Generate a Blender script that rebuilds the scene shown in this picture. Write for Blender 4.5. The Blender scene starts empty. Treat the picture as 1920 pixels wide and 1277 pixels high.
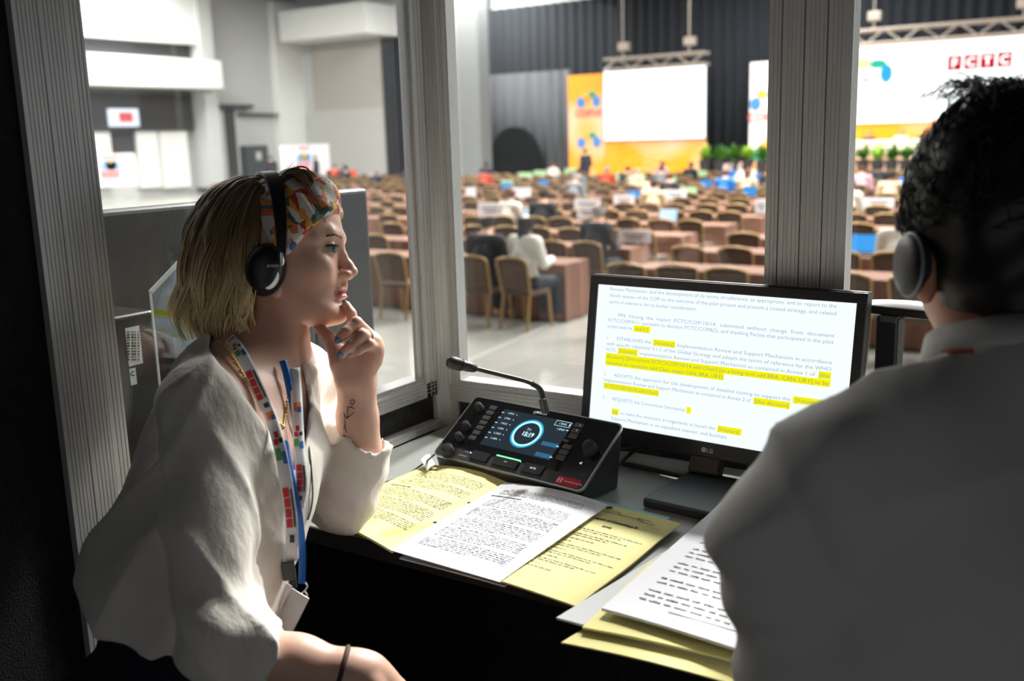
import bpy, bmesh, math, random
import numpy as np
from mathutils import Matrix, Vector
random.seed(7); RNG = np.random.default_rng(7)
SC = bpy.context.scene; COL = SC.collection
# ------------------------------------------------------------------ camera
F = 35.0/36.0*1920; CX, CY = 960.0, 638.5
CAM = np.array([0.0, 0.0, 1.355])
_y, _p, _r = math.radians(33.0), math.radians(11.4), math.radians(1.7)
FW = np.array([-math.sin(_y)*math.cos(_p), math.cos(_y)*math.cos(_p), -math.sin(_p)])
_rt = np.array([math.cos(_y), math.sin(_y), 0.0]); _up = np.cross(_rt, FW)
RT = math.cos(_r)*_rt-math.sin(_r)*_up; UP = math.cos(_r)*_up+math.sin(_r)*_rt
cd = bpy.data.cameras.new('camera'); cam = bpy.data.objects.new('camera', cd); COL.objects.link(cam)
cd.lens = 35; cd.sensor_width = 36; cd.clip_start = 0.05; cd.clip_end = 300
m = Matrix.Identity(4)
for i in range(3):
    m[i][0], m[i][1], m[i][2], m[i][3] = RT[i], UP[i], -FW[i], CAM[i]
cam.matrix_world = m; SC.camera = cam
cd.dof.use_dof = True; cd.dof.focus_distance = 1.62; cd.dof.aperture_fstop = 3.6
# ------------------------------------------------------------------ world, lights, exposure
w = bpy.data.worlds.new('world'); SC.world = w; w.use_nodes = True
w.node_tree.nodes['Background'].inputs[0].default_value = (0.93, 0.97, 1.0, 1)
w.node_tree.nodes['Background'].inputs[1].default_value = 0.34
def area(name, loc, target, size, power, color=(1, 1, 1), spread=math.pi):
    l = bpy.data.lights.new(name, 'AREA'); l.energy = power; l.color = color; l.shape = 'RECTANGLE'
    l.size, l.size_y = size; l.spread = spread
    o = bpy.data.objects.new(name, l); COL.objects.link(o); o.location = loc
    o.rotation_euler = (Vector(target)-Vector(loc)).to_track_quat('-Z', 'Y').to_euler(); return o
# hall ceiling lamps (the hall is lit from its ceiling, above the frame)
for i, (lx, ly) in enumerate([(-6, 18), (-20, 12), (-34, 16), (-9, 22), (-24, 26), (-38, 30), (-12, 36), (-28, 40), (2, 14), (3, 30)]):
    area('hall_ceiling_lamp', (lx, ly, 9.4), (lx, ly, 0), (5, 5), 2050, (1.0, 0.97, 0.93))
# theatre spotlights over the seating that shine into the booth through the front windows
for i, (lx, ly, lz, pw) in enumerate([(-1.7, 6.0, 5.4, 46), (-0.2, 6.4, 5.9, 36)]):
    area('hall_spotlight', (lx, ly, lz), (-0.9, 1.2, .75), (.35, .35), pw, (1.0, 0.97, 0.92), math.radians(60))
SC.view_settings.view_transform = 'Standard'; SC.view_settings.look = 'None'
SC.view_settings.exposure = 0.45; SC.view_settings.gamma = 1; SC.view_settings.use_curve_mapping = False
# ------------------------------------------------------------------ helpers: picture point -> place
def ray(px, py): return FW+(px-CX)/F*RT-(py-CY)/F*UP
def pt(px, py, D): return CAM+ray(px, py)*D
def onz(px, py, z): d = ray(px, py); return CAM+d*((z-CAM[2])/d[2])
def onx(px, py, x): d = ray(px, py); return CAM+d*((x-CAM[0])/d[0])
def ony(px, py, y): d = ray(px, py); return CAM+d*((y-CAM[1])/d[1])
def project(P):
    d = np.asarray(P)-CAM; z = d@FW; return CX+F*(d@RT)/z, CY-F*(d@UP)/z, z
# ------------------------------------------------------------------ helpers: materials
M = {}
def mat(name, color=(.5, .5, .5), rough=.5, metal=0., spec=.5, emit=None, estr=0., var=0., vscale=20., bump=0., bscale=80., stretch=(1, 1, 1), alpha=None, sss=0., color2=None, coat=0., sheen=0.):
    mt = bpy.data.materials.new(name); mt.use_nodes = True; nt = mt.node_tree; b = nt.nodes['Principled BSDF']
    b.inputs['Base Color'].default_value = (*color, 1); b.inputs['Roughness'].default_value = rough
    b.inputs['Metallic'].default_value = metal; b.inputs['Specular IOR Level'].default_value = spec
    if coat: b.inputs['Coat Weight'].default_value = coat; b.inputs['Coat Roughness'].default_value = .08
    if sheen: b.inputs['Sheen Weight'].default_value = sheen
    if emit: b.inputs['Emission Color'].default_value = (*emit, 1); b.inputs['Emission Strength'].default_value = estr
    if sss:
        b.inputs['Subsurface Weight'].default_value = sss; b.inputs['Subsurface Radius'].default_value = (.012, .005, .003); b.inputs['Subsurface Scale'].default_value = 1.0
    if var or bump:
        tc = nt.nodes.new('ShaderNodeTexCoord'); mp = nt.nodes.new('ShaderNodeMapping'); mp.inputs['Scale'].default_value = stretch
        nt.links.new(tc.outputs['Object'], mp.inputs[0])
    if var:
        n = nt.nodes.new('ShaderNodeTexNoise'); n.inputs['Scale'].default_value = vscale; n.inputs['Detail'].default_value = 5
        nt.links.new(mp.outputs[0], n.inputs['Vector'])
        rp = nt.nodes.new('ShaderNodeValToRGB'); c2 = color2 or tuple(max(0, c*(1-var)) for c in color)
        rp.color_ramp.elements[0].position = .3; rp.color_ramp.elements[1].position = .7
        rp.color_ramp.elements[0].color = (*c2, 1); rp.color_ramp.elements[1].color = (*(color if color2 else tuple(min(1, c*(1+var*.5)) for c in color)), 1)
        nt.links.new(n.outputs['Fac'], rp.inputs[0]); nt.links.new(rp.outputs[0], b.inputs['Base Color'])
    if bump:
        n2 = nt.nodes.new('ShaderNodeTexNoise'); n2.inputs['Scale'].default_value = bscale; n2.inputs['Detail'].default_value = 6
        nt.links.new(mp.outputs[0], n2.inputs['Vector'])
        bp = nt.nodes.new('ShaderNodeBump'); bp.inputs['Strength'].default_value = bump; bp.inputs['Distance'].default_value = .01
        nt.links.new(n2.outputs['Fac'], bp.inputs['Height']); nt.links.new(bp.outputs[0], b.inputs['Normal'])
    M[name] = mt; return mt
def lin(r, g, b): # picture colour 0..255 -> linear
    f = lambda c: (c/255/12.92 if c/255 <= .04045 else ((c/255+.055)/1.055)**2.4)
    return (f(r), f(g), f(b))
def emat(name, color, s): return mat(name, (0, 0, 0), .6, 0, 0, emit=color, estr=s)
def glass_mat(name, tint=(.97, .985, .98), refl=1.0):
    mt = bpy.data.materials.new(name); mt.use_nodes = True; nt = mt.node_tree; nt.nodes.clear()
    o = nt.nodes.new('ShaderNodeOutputMaterial'); mx = nt.nodes.new('ShaderNodeMixShader')
    t = nt.nodes.new('ShaderNodeBsdfTransparent'); t.inputs[0].default_value = (*tint, 1)
    g = nt.nodes.new('ShaderNodeBsdfGlossy'); g.inputs['Roughness'].default_value = 0.01
    lw = nt.nodes.new('ShaderNodeLayerWeight'); lw.inputs[0].default_value = .5
    pw = nt.nodes.new('ShaderNodeMath'); pw.operation = 'POWER'; pw.inputs[1].default_value = 5
    fr = nt.nodes.new('ShaderNodeMath'); fr.operation = 'MULTIPLY_ADD'; fr.inputs[1].default_value = .96; fr.inputs[2].default_value = .042*refl
    nt.links.new(lw.outputs['Facing'], pw.inputs[0]); nt.links.new(pw.outputs[0], fr.inputs[0]); nt.links.new(fr.outputs[0], mx.inputs[0]); nt.links.new(t.outputs[0], mx.inputs[1]); nt.links.new(g.outputs[0], mx.inputs[2]); nt.links.new(mx.outputs[0], o.inputs[0])
    M[name] = mt; return mt
# ------------------------------------------------------------------ helpers: meshes
def V(*a): return np.array(a, float)
def nrm(v): v = np.asarray(v, float); return v/max(1e-12, np.linalg.norm(v))
class MB:
    def __init__(s): s.v = []; s.f = []; s.n = 0
    def add(s, v, f):
        v = np.asarray(v, float); s.v.append(v); s.f += [tuple(int(i)+s.n for i in q) for q in f]; s.n += len(v); return s
    def box(s, c, size, ax=None):
        c = np.asarray(c, float); h = np.asarray(size, float)/2
        ax = np.eye(3) if ax is None else np.asarray(ax, float)
        sg = np.array([[-1,-1,-1],[1,-1,-1],[1,1,-1],[-1,1,-1],[-1,-1,1],[1,-1,1],[1,1,1],[-1,1,1]])
        return s.add(c+(sg*h)@ax, [(3,2,1,0),(4,5,6,7),(0,1,5,4),(1,2,6,5),(2,3,7,6),(3,0,4,7)])
    def bar(s, a, b, wx, wy, up=(0, 0, 1)):
        a, b = np.asarray(a, float), np.asarray(b, float); d = nrm(b-a)
        u = np.cross(d, up)
        if np.linalg.norm(u) < 1e-4: u = np.cross(d, (1, 0, 0))
        u = nrm(u); w = np.cross(u, d)
        return s.box((a+b)/2, (wx, np.linalg.norm(b-a), wy), [u, d, w])
    def tube(s, path, r, n=8, caps=True):
        P = np.asarray(path, float); k = len(P); r = np.broadcast_to(np.asarray(r, float), (k,))
        T = np.gradient(P, axis=0); T /= np.linalg.norm(T, axis=1)[:, None]+1e-12
        u = np.cross(T[0], (0, 0, 1));
        if np.linalg.norm(u) < 1e-3: u = np.cross(T[0], (1, 0, 0))
        u = nrm(u); vs = []
        a = np.arange(n)/n*2*np.pi
        for i in range(k):
            u = nrm(u-T[i]*(u@T[i])); w = np.cross(T[i], u)
            vs.append(P[i]+r[i]*(np.cos(a)[:, None]*u+np.sin(a)[:, None]*w))
        f = [(i*n+j, i*n+(j+1) % n, (i+1)*n+(j+1) % n, (i+1)*n+j) for i in range(k-1) for j in range(n)]
        if caps: f += [tuple(range(n))[::-1], tuple((k-1)*n+j for j in range(n))]
        return s.add(np.concatenate(vs), f)
    def lathe(s, o, axis, prof, n=20):   # prof: (height along axis, radius)
        o = np.asarray(o, float); a = nrm(axis); u = np.cross(a, (0, 0, 1))
        if np.linalg.norm(u) < 1e-3: u = V(1, 0, 0)
        u = nrm(u); w = np.cross(a, u); t = np.arange(n)/n*2*np.pi; vs = []
        for h, r in prof: vs.append(o+a*h+r*(np.cos(t)[:, None]*u+np.sin(t)[:, None]*w))
        k = len(prof); f = [(i*n+j, i*n+(j+1) % n, (i+1)*n+(j+1) % n, (i+1)*n+j) for i in range(k-1) for j in range(n)]
        f += [tuple(range(n))[::-1], tuple((k-1)*n+j for j in range(n))]
        return s.add(np.concatenate(vs), f)
    def extrude(s, poly, vec, caps=True):
        P = np.asarray(poly, float); k = len(P); vec = np.asarray(vec, float)
        f = [(i, (i+1) % k, (i+1) % k+k, i+k) for i in range(k)]
        if caps: f += [tuple(range(k))[::-1], tuple(range(k, 2*k))]
        return s.add(np.concatenate([P, P+vec]), f)
    def grid(s, fn, nu, nv, thick=0.):
        uu = np.linspace(0, 1, nu); vv = np.linspace(0, 1, nv)
        P = np.array([[fn(u, v) for v in vv] for u in uu], float).reshape(-1, 3)
        f = [(i*nv+j, (i+1)*nv+j, (i+1)*nv+j+1, i*nv+j+1) for i in range(nu-1) for j in range(nv-1)]
        if thick:
            k = len(P); Q = P-V(0, 0, thick); f += [tuple(x+k for x in q[::-1]) for q in f]
            e = [i*nv for i in range(nu)]+[(nu-1)*nv+j for j in range(1, nv)]+[i*nv+nv-1 for i in range(nu-2, -1, -1)]+[j for j in range(nv-2, 0, -1)]
            f += [(e[i], e[(i+1) % len(e)], e[(i+1) % len(e)]+k, e[i]+k) for i in range(len(e))]
            P = np.concatenate([P, Q])
        return s.add(P, f)
    def ico(s, c, r, ax=None, nu=10, nv=7):
        c = np.asarray(c, float); r = np.broadcast_to(np.asarray(r, float), (3,)); ax = np.eye(3) if ax is None else np.asarray(ax)
        th = np.linspace(0, np.pi, nv)[1:-1]; ph = np.arange(nu)/nu*2*np.pi; vs = [[0, 0, 1]]
        for t in th:
            for p in ph: vs.append([math.sin(t)*math.cos(p), math.sin(t)*math.sin(p), math.cos(t)])
        vs.append([0, 0, -1]); k = nv-2
        f = [(0, 1+j, 1+(j+1) % nu) for j in range(nu)]
        for i in range(k-1): f += [(1+i*nu+j, 1+(i+1)*nu+j, 1+(i+1)*nu+(j+1) % nu, 1+i*nu+(j+1) % nu) for j in range(nu)]
        L = 1+k*nu; f += [(L, 1+(k-1)*nu+(j+1) % nu, 1+(k-1)*nu+j) for j in range(nu)]
        return s.add(c+(np.array(vs)*r)@ax, f)
    def data(s): return np.concatenate(s.v), s.f
    def build(s, name, mt, parent=None, **k): return mkobj(name, *s.data(), mt, parent, **k)
def woff(o):
    L = np.zeros(3)
    while o is not None: L += np.array(o.location); o = o.parent
    return L
def mkobj(name, v, f, mt, parent=None, smooth=None, bevel=0., seg=2, origin=None, recalc=False, solid=0.):
    v = np.asarray(v, float)
    if parent is None and origin is None: origin = V((v[:, 0].min()+v[:, 0].max())/2, (v[:, 1].min()+v[:, 1].max())/2, v[:, 2].min())
    off = (woff(parent) if parent is not None else np.zeros(3))+(origin if origin is not None else 0)
    me = bpy.data.meshes.new(name); me.from_pydata((v-off).tolist(), [], f)
    if recalc:
        bm = bmesh.new(); bm.from_mesh(me); bmesh.ops.recalc_face_normals(bm, faces=bm.faces); bm.to_mesh(me); bm.free()
    me.materials.append(M[mt] if isinstance(mt, str) else mt)
    if smooth is not None:
        me.polygons.foreach_set('use_smooth', [True]*len(me.polygons))
        if smooth < 180: me.set_sharp_from_angle(angle=math.radians(smooth))
    o = bpy.data.objects.new(name, me); COL.objects.link(o)
    if origin is not None: o.location = origin
    if parent is not None: o.parent = parent
    if bevel:
        b = o.modifiers.new('bevel', 'BEVEL'); b.width = bevel; b.segments = seg; b.limit_method = 'ANGLE'
    return o
def empty(name, loc=(0, 0, 0), rz=0.):
    o = bpy.data.objects.new(name, None); COL.objects.link(o); o.location = loc; o.rotation_euler = (0, 0, rz); o.empty_display_size = .1; return o
def tag(o, label=None, cat=None, group=None, kind=None):
    if label: o['label'] = label
    if cat: o['category'] = cat
    if group: o['group'] = group
    if kind: o['kind'] = kind
    return o
def structure(o, label=None): o['kind'] = 'structure'; return tag(o, label)
def copy_tree(o, parent=None):
    c = o.copy(); COL.objects.link(c); c.parent = parent
    for ch in o.children: copy_tree(ch, c)
    return c
def text_mesh(body, size, align='LEFT', bold=0.):
    cu = bpy.data.curves.new('t', 'FONT'); cu.body = body; cu.size = size; cu.align_x = align; cu.resolution_u = 2; cu.offset = bold
    o = bpy.data.objects.new('t', cu); me = bpy.data.meshes.new_from_object(o)
    v = np.array([x.co[:] for x in me.vertices]).reshape(-1, 3); f = [tuple(p.vertices) for p in me.polygons]
    bpy.data.objects.remove(o); bpy.data.curves.remove(cu); bpy.data.meshes.remove(me); return v, f
def put_text(mb, body, size, origin, ux, uy, align='LEFT', bold=0., lift=0., width=None, fn=None):
    v, f = text_mesh(body, size, align, bold)
    if not len(v): return
    x = v[:, 0].copy()
    if width is not None: x = x*width/max(1e-9, x.max())
    if fn: mb.add(np.array([fn(a, b) for a, b in zip(x, v[:, 1])]), f)
    else:
        ux, uy = np.asarray(ux, float), np.asarray(uy, float); nz = np.cross(ux, uy)
        mb.add(np.asarray(origin)+x[:, None]*ux+v[:, 1:2]*uy+nz*lift, f)
# ------------------------------------------------------------------ helpers: solid modelling with distance fields (camera-axis coordinates u,v,w)
def c3(px, py, D): return V((px-CX)/F*D, -(py-CY)/F*D, -D)
def c2w(P): P = np.asarray(P); return CAM+P[:, :1]*RT+P[:, 1:2]*UP-P[:, 2:3]*FW
def w2c(P): d = np.asarray(P)-CAM; return np.stack([d@RT, d@UP, -(d@FW)], -1)
def smin(a, b, k): h = np.clip(.5+.5*(b-a)/k, 0, 1); return b+(a-b)*h-k*h*(1-h)
def smax(a, b, k): return -smin(-a, -b, k)
def cap(P, a, b, ra, rb):
    a, b = np.asarray(a, float), np.asarray(b, float); ba = b-a
    t = np.clip(((P-a)@ba)/(ba@ba+1e-12), 0, 1); return np.linalg.norm(P-a-t[..., None]*ba, axis=-1)-(ra+(rb-ra)*t)
def ell(P, c, r, ax=None):
    q = P-np.asarray(c, float)
    if ax is not None: q = q@np.asarray(ax).T
    r = np.asarray(r, float); k0 = np.linalg.norm(q/r, axis=-1); k1 = np.linalg.norm(q/(r*r), axis=-1); return k0*(k0-1)/np.maximum(k1, 1e-9)
def chain(P, pts, rad, k=.01):
    d = None
    for i in range(len(pts)-1):
        e = cap(P, pts[i], pts[i+1], rad[i], rad[i+1]); d = e if d is None else smin(d, e, k)
    return d
def nets(fn, lo, hi, h):
    lo = np.asarray(lo, float); hi = np.asarray(hi, float); n = np.ceil((hi-lo)/h).astype(int)+1
    ax = [lo[i]+np.arange(n[i])*h for i in range(3)]
    G = np.empty((n[0], n[1], n[2]), np.float32)
    for i in range(0, n[0], 24):
        sub = np.stack(np.meshgrid(ax[0][i:i+24], ax[1], ax[2], indexing='ij'), -1); G[i:i+24] = fn(sub)
    ins = G < 0; c = np.zeros(np.array(G.shape)-1, np.int8); sl = [slice(None, -1), slice(1, None)]
    for a in (0, 1):
        for b in (0, 1):
            for d in (0, 1): c += ins[sl[a], sl[b], sl[d]]
    act = (c > 0) & (c < 8); idx = np.full(act.shape, -1, np.int64); I = np.argwhere(act); idx[act] = np.arange(len(I))
    acc = np.zeros((len(I), 3)); cnt = np.zeros(len(I)); co = [(a, b, d) for a in (0, 1) for b in (0, 1) for d in (0, 1)]
    for p in co:
        for axi in range(3):
            if p[axi]: continue
            q = list(p); q[axi] = 1
            v0 = G[I[:, 0]+p[0], I[:, 1]+p[1], I[:, 2]+p[2]]; v1 = G[I[:, 0]+q[0], I[:, 1]+q[1], I[:, 2]+q[2]]
            s = (v0 < 0) != (v1 < 0); t = np.where(s, v0/np.where(s, v0-v1, 1), 0)
            pos = np.array(p, float)[None].repeat(len(I), 0); pos[:, axi] = t
            acc += np.where(s[:, None], pos, 0); cnt += s
    verts = lo+(I+acc/cnt[:, None])*h; F_ = []
    for axi in range(3):
        o1, o2 = [(1, 2), (2, 0), (0, 1)][axi]
        A = [slice(None)]*3; B = [slice(None)]*3; A[axi] = slice(None, -1); B[axi] = slice(1, None)
        a, b = ins[tuple(A)], ins[tuple(B)]
        for flip, msk in ((False, a & ~b), (True, b & ~a)):
            E = np.argwhere(msk); E = E[(E[:, o1] > 0) & (E[:, o2] > 0) & (E[:, o1] < G.shape[o1]-1) & (E[:, o2] < G.shape[o2]-1)]
            qs = []
            for da, db in ((0, 0), (1, 0), (1, 1), (0, 1)):
                e = E.copy(); e[:, o1] -= 1-da; e[:, o2] -= 1-db; qs.append(idx[e[:, 0], e[:, 1], e[:, 2]])
            q = np.stack(qs, 1)
            F_.append(q[:, ::-1] if flip else q)
    Fq = np.concatenate(F_); Fq = Fq[(Fq >= 0).all(1)]
    return verts, Fq
def sdf_obj(name, fn, lo, hi, h, mt, parent=None, camspace=True, post=None, smooth=180, **k):
    v, f = nets(fn, lo, hi, h)
    if post is not None: v = post(v)
    return mkobj(name, c2w(v) if camspace else v, f.tolist(), mt, parent, smooth=smooth, **k)
def fnoise(P, s, seed=0):   # smooth pseudo noise, -1..1
    r = np.random.default_rng(seed); o = 0
    for i in range(5):
        d = r.normal(size=3); d /= np.linalg.norm(d); o = o+np.sin((P@d)*s*(.7+.25*i)+r.uniform(0, 6.28))
    return o/3.2
# ================================================================== BOOTH
X0, Y0, ZD = -1.285, 1.69, 0.75        # inner faces of the left and front walls, desk height
HF = -0.95                              # hall floor (the booth stands on a platform)
mat('fabric_black', (.012, .012, .013), .95, var=.5, vscale=60, bump=.5, bscale=300)
mat('fabric_grey', (.035, .035, .036), .95, var=.6, vscale=45, bump=.6, bscale=200, color2=(.016, .016, .017))
mat('aluminium', (.66, .66, .655), .34, .40, var=.10, vscale=6, stretch=(60, 60, 1))
mat('dark_gap', (.01, .01, .01), .9)
mat('carpet_dark', (.012, .012, .014), .95, var=.4, bump=.6, bscale=400)
mat('desk_laminate', (.34, .345, .33), .32, var=.06, vscale=8)
glass_mat('window_glass')
def ribbed(mb, A, B, wd, nd, width, depth, nr, g=.0013):
    A, B, wd, nd = [np.asarray(x, float) for x in (A, B, wd, nd)]
    pts = [(0, -.004), (0, depth)]; p = width/nr
    for i in range(nr):
        a = i*p; gw = min(p*.16, .0022)
        pts += [(a+gw, depth), (a+gw+.0004, depth-g*(0 if i == 0 else 1)), (a+2*gw, depth-g*(0 if i == 0 else 1)), (a+2*gw+.0004, depth)]
    pts += [(width, depth), (width, -.004)]
    poly = [A+wd*a+nd*b for a, b in pts]
    mb.extrude(poly, B-A)
def profile(name, A, B, wd, nd, width, depth, nr, parent):
    mb = MB(); ribbed(mb, A, B, wd, nd, width, depth, nr); return mb.build(name, 'aluminium', parent, recalc=True)
ZT = 2.06; ZW = 1.72    # ceiling, window head
structure(MB().box((0, .22, -.025), (2.7, 3.1, .05)).build('floor', 'carpet_dark'))
structure(MB().box((-.03, .22, ZT+.03), (2.9, 3.3, .05)).build('ceiling', 'fabric_black'))
structure(MB().box((1.3, .22, ZT/2), (.04, 3.0, ZT)).build('wall_right', 'fabric_black'))
bw = structure(MB().box((-.80, -1.25, ZT/2), (.96, .04, ZT)).build('wall_back', 'fabric_black'))
MB().box((1.21, -1.25, ZT/2), (.14, .04, ZT)).build('side_panel', 'fabric_black', bw)
# ---- left wall: dark panel, three ribbed uprights, window, lower fabric panel
yL = [onx(p, 0, X0)[1] for p in (8, 57.5, 107.5, 141)]
wl = structure(MB().box((X0-.02, (yL[0]-1.25)/2, ZT/2), (.04, yL[0]+1.25, ZT)).build('wall_left', 'fabric_black'))
tr = structure(empty('trim_1', (X0, yL[1], 0)))
for a, b, n in ((yL[0], yL[1], 6), (yL[1], yL[2], 6)):
    profile('upright', (X0, a+.001, 0), (X0, a+.001, ZT), (0, 1, 0), (1, 0, 0), b-a-.0025, .012, n, tr)
ZR1, ZR0 = .866, .822                   # left window's bottom rail
win1 = structure(empty('window_1', (X0, 1.25, ZR0)))
profile('upright', (X0, yL[2]+.001, ZR0), (X0, yL[2]+.001, ZT), (0, 1, 0), (1, 0, 0), yL[3]-yL[2]-.001, .010, 4, win1)
yR = 1.604
profile('upright', (X0, yR, ZR0), (X0, yR, ZT), (0, 1, 0), (1, 0, 0), .018, .004, 2, win1)
profile('upright', (X0, yR+.02, ZR0), (X0, yR+.02, ZT), (0, 1, 0), (1, 0, 0), .034, .012, 3, win1)
profile('upright', (X0, yR+.056, ZD), (X0, yR+.056, ZT), (0, 1, 0), (1, 0, 0), .03, .004, 3, win1)
profile('bottom_rail', (X0, yL[2], ZR0), (X0, Y0-.03, ZR0), (0, 0, 1), (1, 0, 0), .030, .012, 4, win1)
profile('sill', (X0-.03, yL[3], ZR0+.030), (X0-.03, yR+.02, ZR0+.030), (0, 0, 1), (1, 0, 0), ZR1-ZR0-.031, .036, 2, win1)
MB().box((X0-.026, (yL[3]+yR)/2, (ZR1+ZT)/2-.005), (.005, yR-yL[3]+.02, ZT-ZR1+.01)).build('pane', 'window_glass', win1)
MB().box((X0-.012, (yL[2]+Y0)/2, (ZD+ZR0)/2-.35), (.02, Y0-yL[2], ZR0-ZD+.70)).build('fabric_panel', 'fabric_grey', wl)
profile('cable_channel', (X0, yL[2], ZD+.001), (X0, Y0-.04, ZD+.001), (0, 0, 1), (1, 0, 0), .016, .022, 2, wl)
MB().box((X0-.012, (yL[2]+Y0)/2, (ZW+ZT)/2), (.02, Y0-yL[2], ZT-ZW)).build('header_panel', 'fabric_grey', wl)
profile('top_rail', (X0, yL[2], ZW-.02), (X0, Y0-.03, ZW-.02), (0, 0, 1), (1, 0, 0), .034, .012, 4, win1)
# ---- corner post
tr2 = structure(empty('trim_2', (X0, Y0, 0)))
profile('upright', (X0-.004, Y0-.026, 0), (X0-.004, Y0-.026, ZT), (.7071, .7071, 0), (.7071, -.7071, 0), .042, .004, 5, tr2)
MB().box((X0-.02, Y0+.02, ZT/2), (.05, .05, ZT)).build('post_core', 'dark_gap', tr2)
# ---- front wall
xj = ony(838, 0, Y0)[0]; xp0 = ony(1447, 0, Y0)[0]; xp1 = ony(1592, 0, Y0)[0]
ZF1, ZF0 = .852, .806
wf = structure(MB().box((0, Y0+.012, (ZD+ZF0)/2-.35), (2.57, .02, ZF0-ZD+.70)).build('wall_front', 'fabric_grey'))
win2 = structure(empty('window_2', ((xj+xp0)/2, Y0, ZF0)))
xc = X0+.03
profile('upright', (xc, Y0, ZD), (xc, Y0, ZT), (1, 0, 0), (0, -1, 0), .016, .004, 2, win2)
profile('upright', (xc+.016, Y0+.02, ZF0), (xc+.016, Y0+.02, ZT), (1, 0, 0), (0, -1, 0), xj-xc-.016, .026, 2, win2)
profile('bottom_rail', (xc, Y0, ZF0), (xp0, Y0, ZF0), (0, 0, 1), (0, -1, 0), .032, .012, 4, win2)
profile('sill', (xj, Y0+.03, ZF0+.032), (xp0, Y0+.03, ZF0+.032), (0, 0, 1), (0, -1, 0), ZF1-ZF0-.032, .036, 2, win2)
MB().box(((xj+xp0)/2, Y0+.026, (ZF1+ZT)/2-.004), (xp0-xj+.02, .005, ZT-ZF1+.01)).build('pane', 'window_glass', win2)
tr3 = structure(empty('trim_3', ((xp0+xp1)/2, Y0, ZD)))
xs = [ony(p, 0, Y0)[0] for p in (1447, 1472.5, 1515, 1558, 1592)]
for a, b, n in zip(xs[:-1], xs[1:], (3, 5, 5, 4)):
    profile('upright', (a+.0010, Y0, ZD), (a+.0010, Y0, ZT), (1, 0, 0), (0, -1, 0), b-a-.0022, .012, n, tr3)
MB().box(((xp0+xp1)/2, Y0+.022, ZT/2), (xp1-xp0-.004, .04, ZT)).build('post_core', 'dark_gap', tr3)
win3 = structure(empty('window_3', (.4, Y0, ZF0)))
profile('jamb', (xp1, Y0-.014, ZF1), (xp1, Y0-.014, ZT), (0, 1, 0), (1, 0, 0), .04, .012, 4, win3)
profile('bottom_rail', (xp1, Y0, ZF0), (1.28, Y0, ZF0), (0, 0, 1), (0, -1, 0), .032, .012, 4, win3)
profile('sill', (xp1, Y0+.03, ZF0+.032), (1.28, Y0+.03, ZF0+.032), (0, 0, 1), (0, -1, 0), ZF1-ZF0-.032, .036, 2, win3)
MB().box(((xp1+1.28)/2, Y0+.026, (ZF1+ZT)/2-.004), (1.28-xp1+.01, .005, ZT-ZF1+.01)).build('pane', 'window_glass', win3)
MB().box((0, Y0+.012, (ZW+ZT)/2), (2.57, .02, ZT-ZW)).build('header_panel', 'fabric_grey', wf)
profile('top_rail', (X0+.03, Y0, ZW-.02), (1.28, Y0, ZW-.02), (0, 0, 1), (0, -1, 0), .034, .012, 4, wf)
# ---- worktop
YD = 1.095
dk = empty('worktop', (0, (YD+Y0)/2, 0))
MB().box((0, (YD+Y0)/2, ZD-.014), (2.52, Y0-YD-.004, .028)).build('top', 'desk_laminate', dk, bevel=.003)
MB().box((0, YD+.004, ZD-.014), (2.52, .010, .027)).build('edge_band', 'dark_gap', dk, bevel=.002)
for x in (-1.2, 0, 1.2): MB().box((x, 1.4, (ZD-.028)/2), (.04, .5, ZD-.028)).build('leg', 'dark_gap', dk)
tag(dk, 'long grey laminate worktop under the papers and console', 'worktop')
# ================================================================== THINGS ON THE WORKTOP
mat('black_plastic', (.012, .012, .013), .42, bump=.06, bscale=900)
mat('black_gloss', (.006, .006, .008), .07, spec=.6)
mat('charcoal_plastic', (.045, .046, .05), .45, bump=.05, bscale=1200)
mat('silver_rim', (.72, .72, .72), .28, .9)
mat('rubber_black', (.016, .016, .017), .6, bump=.1, bscale=700)
mat('button_grey', (.07, .07, .072), .4)
mat('button_dark', (.022, .022, .024), .35)
emat('print_glow', (.8, .85, .9), .55); emat('led_green', (.12, 1., .25), 2.6); emat('led_cyan', (.10, .62, .95), 1.5)  # white console lettering has a glow put into its colour
emat('lcd_face', (.022, .032, .042), .8); emat('lcd_text', (.55, .85, .95), 1.0); emat('lcd_blue', (.03, .12, .22), .9); emat('ring_white', (.65, .92, 1.), 1.6)
emat('led_blue', (.3, .5, 1.), 1.5)
mat('label_red', lin(190, 30, 50), .5); mat('label_white', (.8, .8, .8), .6); mat('ink_black', (.02, .02, .022), .8); mat('mic_grille', (.02, .024, .025), .45, .4)
# ---- interpreter console
cFL, cFR, cBL = onz(811, 850.6, .78), onz(1090, 922, .78), onz(884, 745, .862)
ux = nrm(cFR-cFL); cW = .348; uy = nrm((cBL-cFL)-ux*((cBL-cFL)@ux)); cD = .152; un = np.cross(ux, uy)
def con(zx, zy):      # point of the photographed panel -> coordinates on the panel
    d = ray(790+zx*.21923, 650+zy*.21923); t = ((cFL-CAM)@un)/(d@un); q = CAM+d*t-cFL; return q@ux, q@uy
def cp(a, b, h=0.): return cFL+ux*a+uy*b+un*h
CAX = [ux, uy, un]
con_root = empty('interpreter_console', (cFL[0]+.17, cFL[1]+.08, ZD))
tag(con_root, 'black interpreter console with lit display, knobs and gooseneck microphone', 'console')
def rrect(w, d, r, n=5):
    o = []
    for cx, cy, a0 in ((w-r, r, -90), (w-r, d-r, 0), (r, d-r, 90), (r, r, 180)):
        for i in range(n+1):
            a = math.radians(a0+90*i/n); o.append((cx+r*math.cos(a), cy+r*math.sin(a)))
    return o
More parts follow.
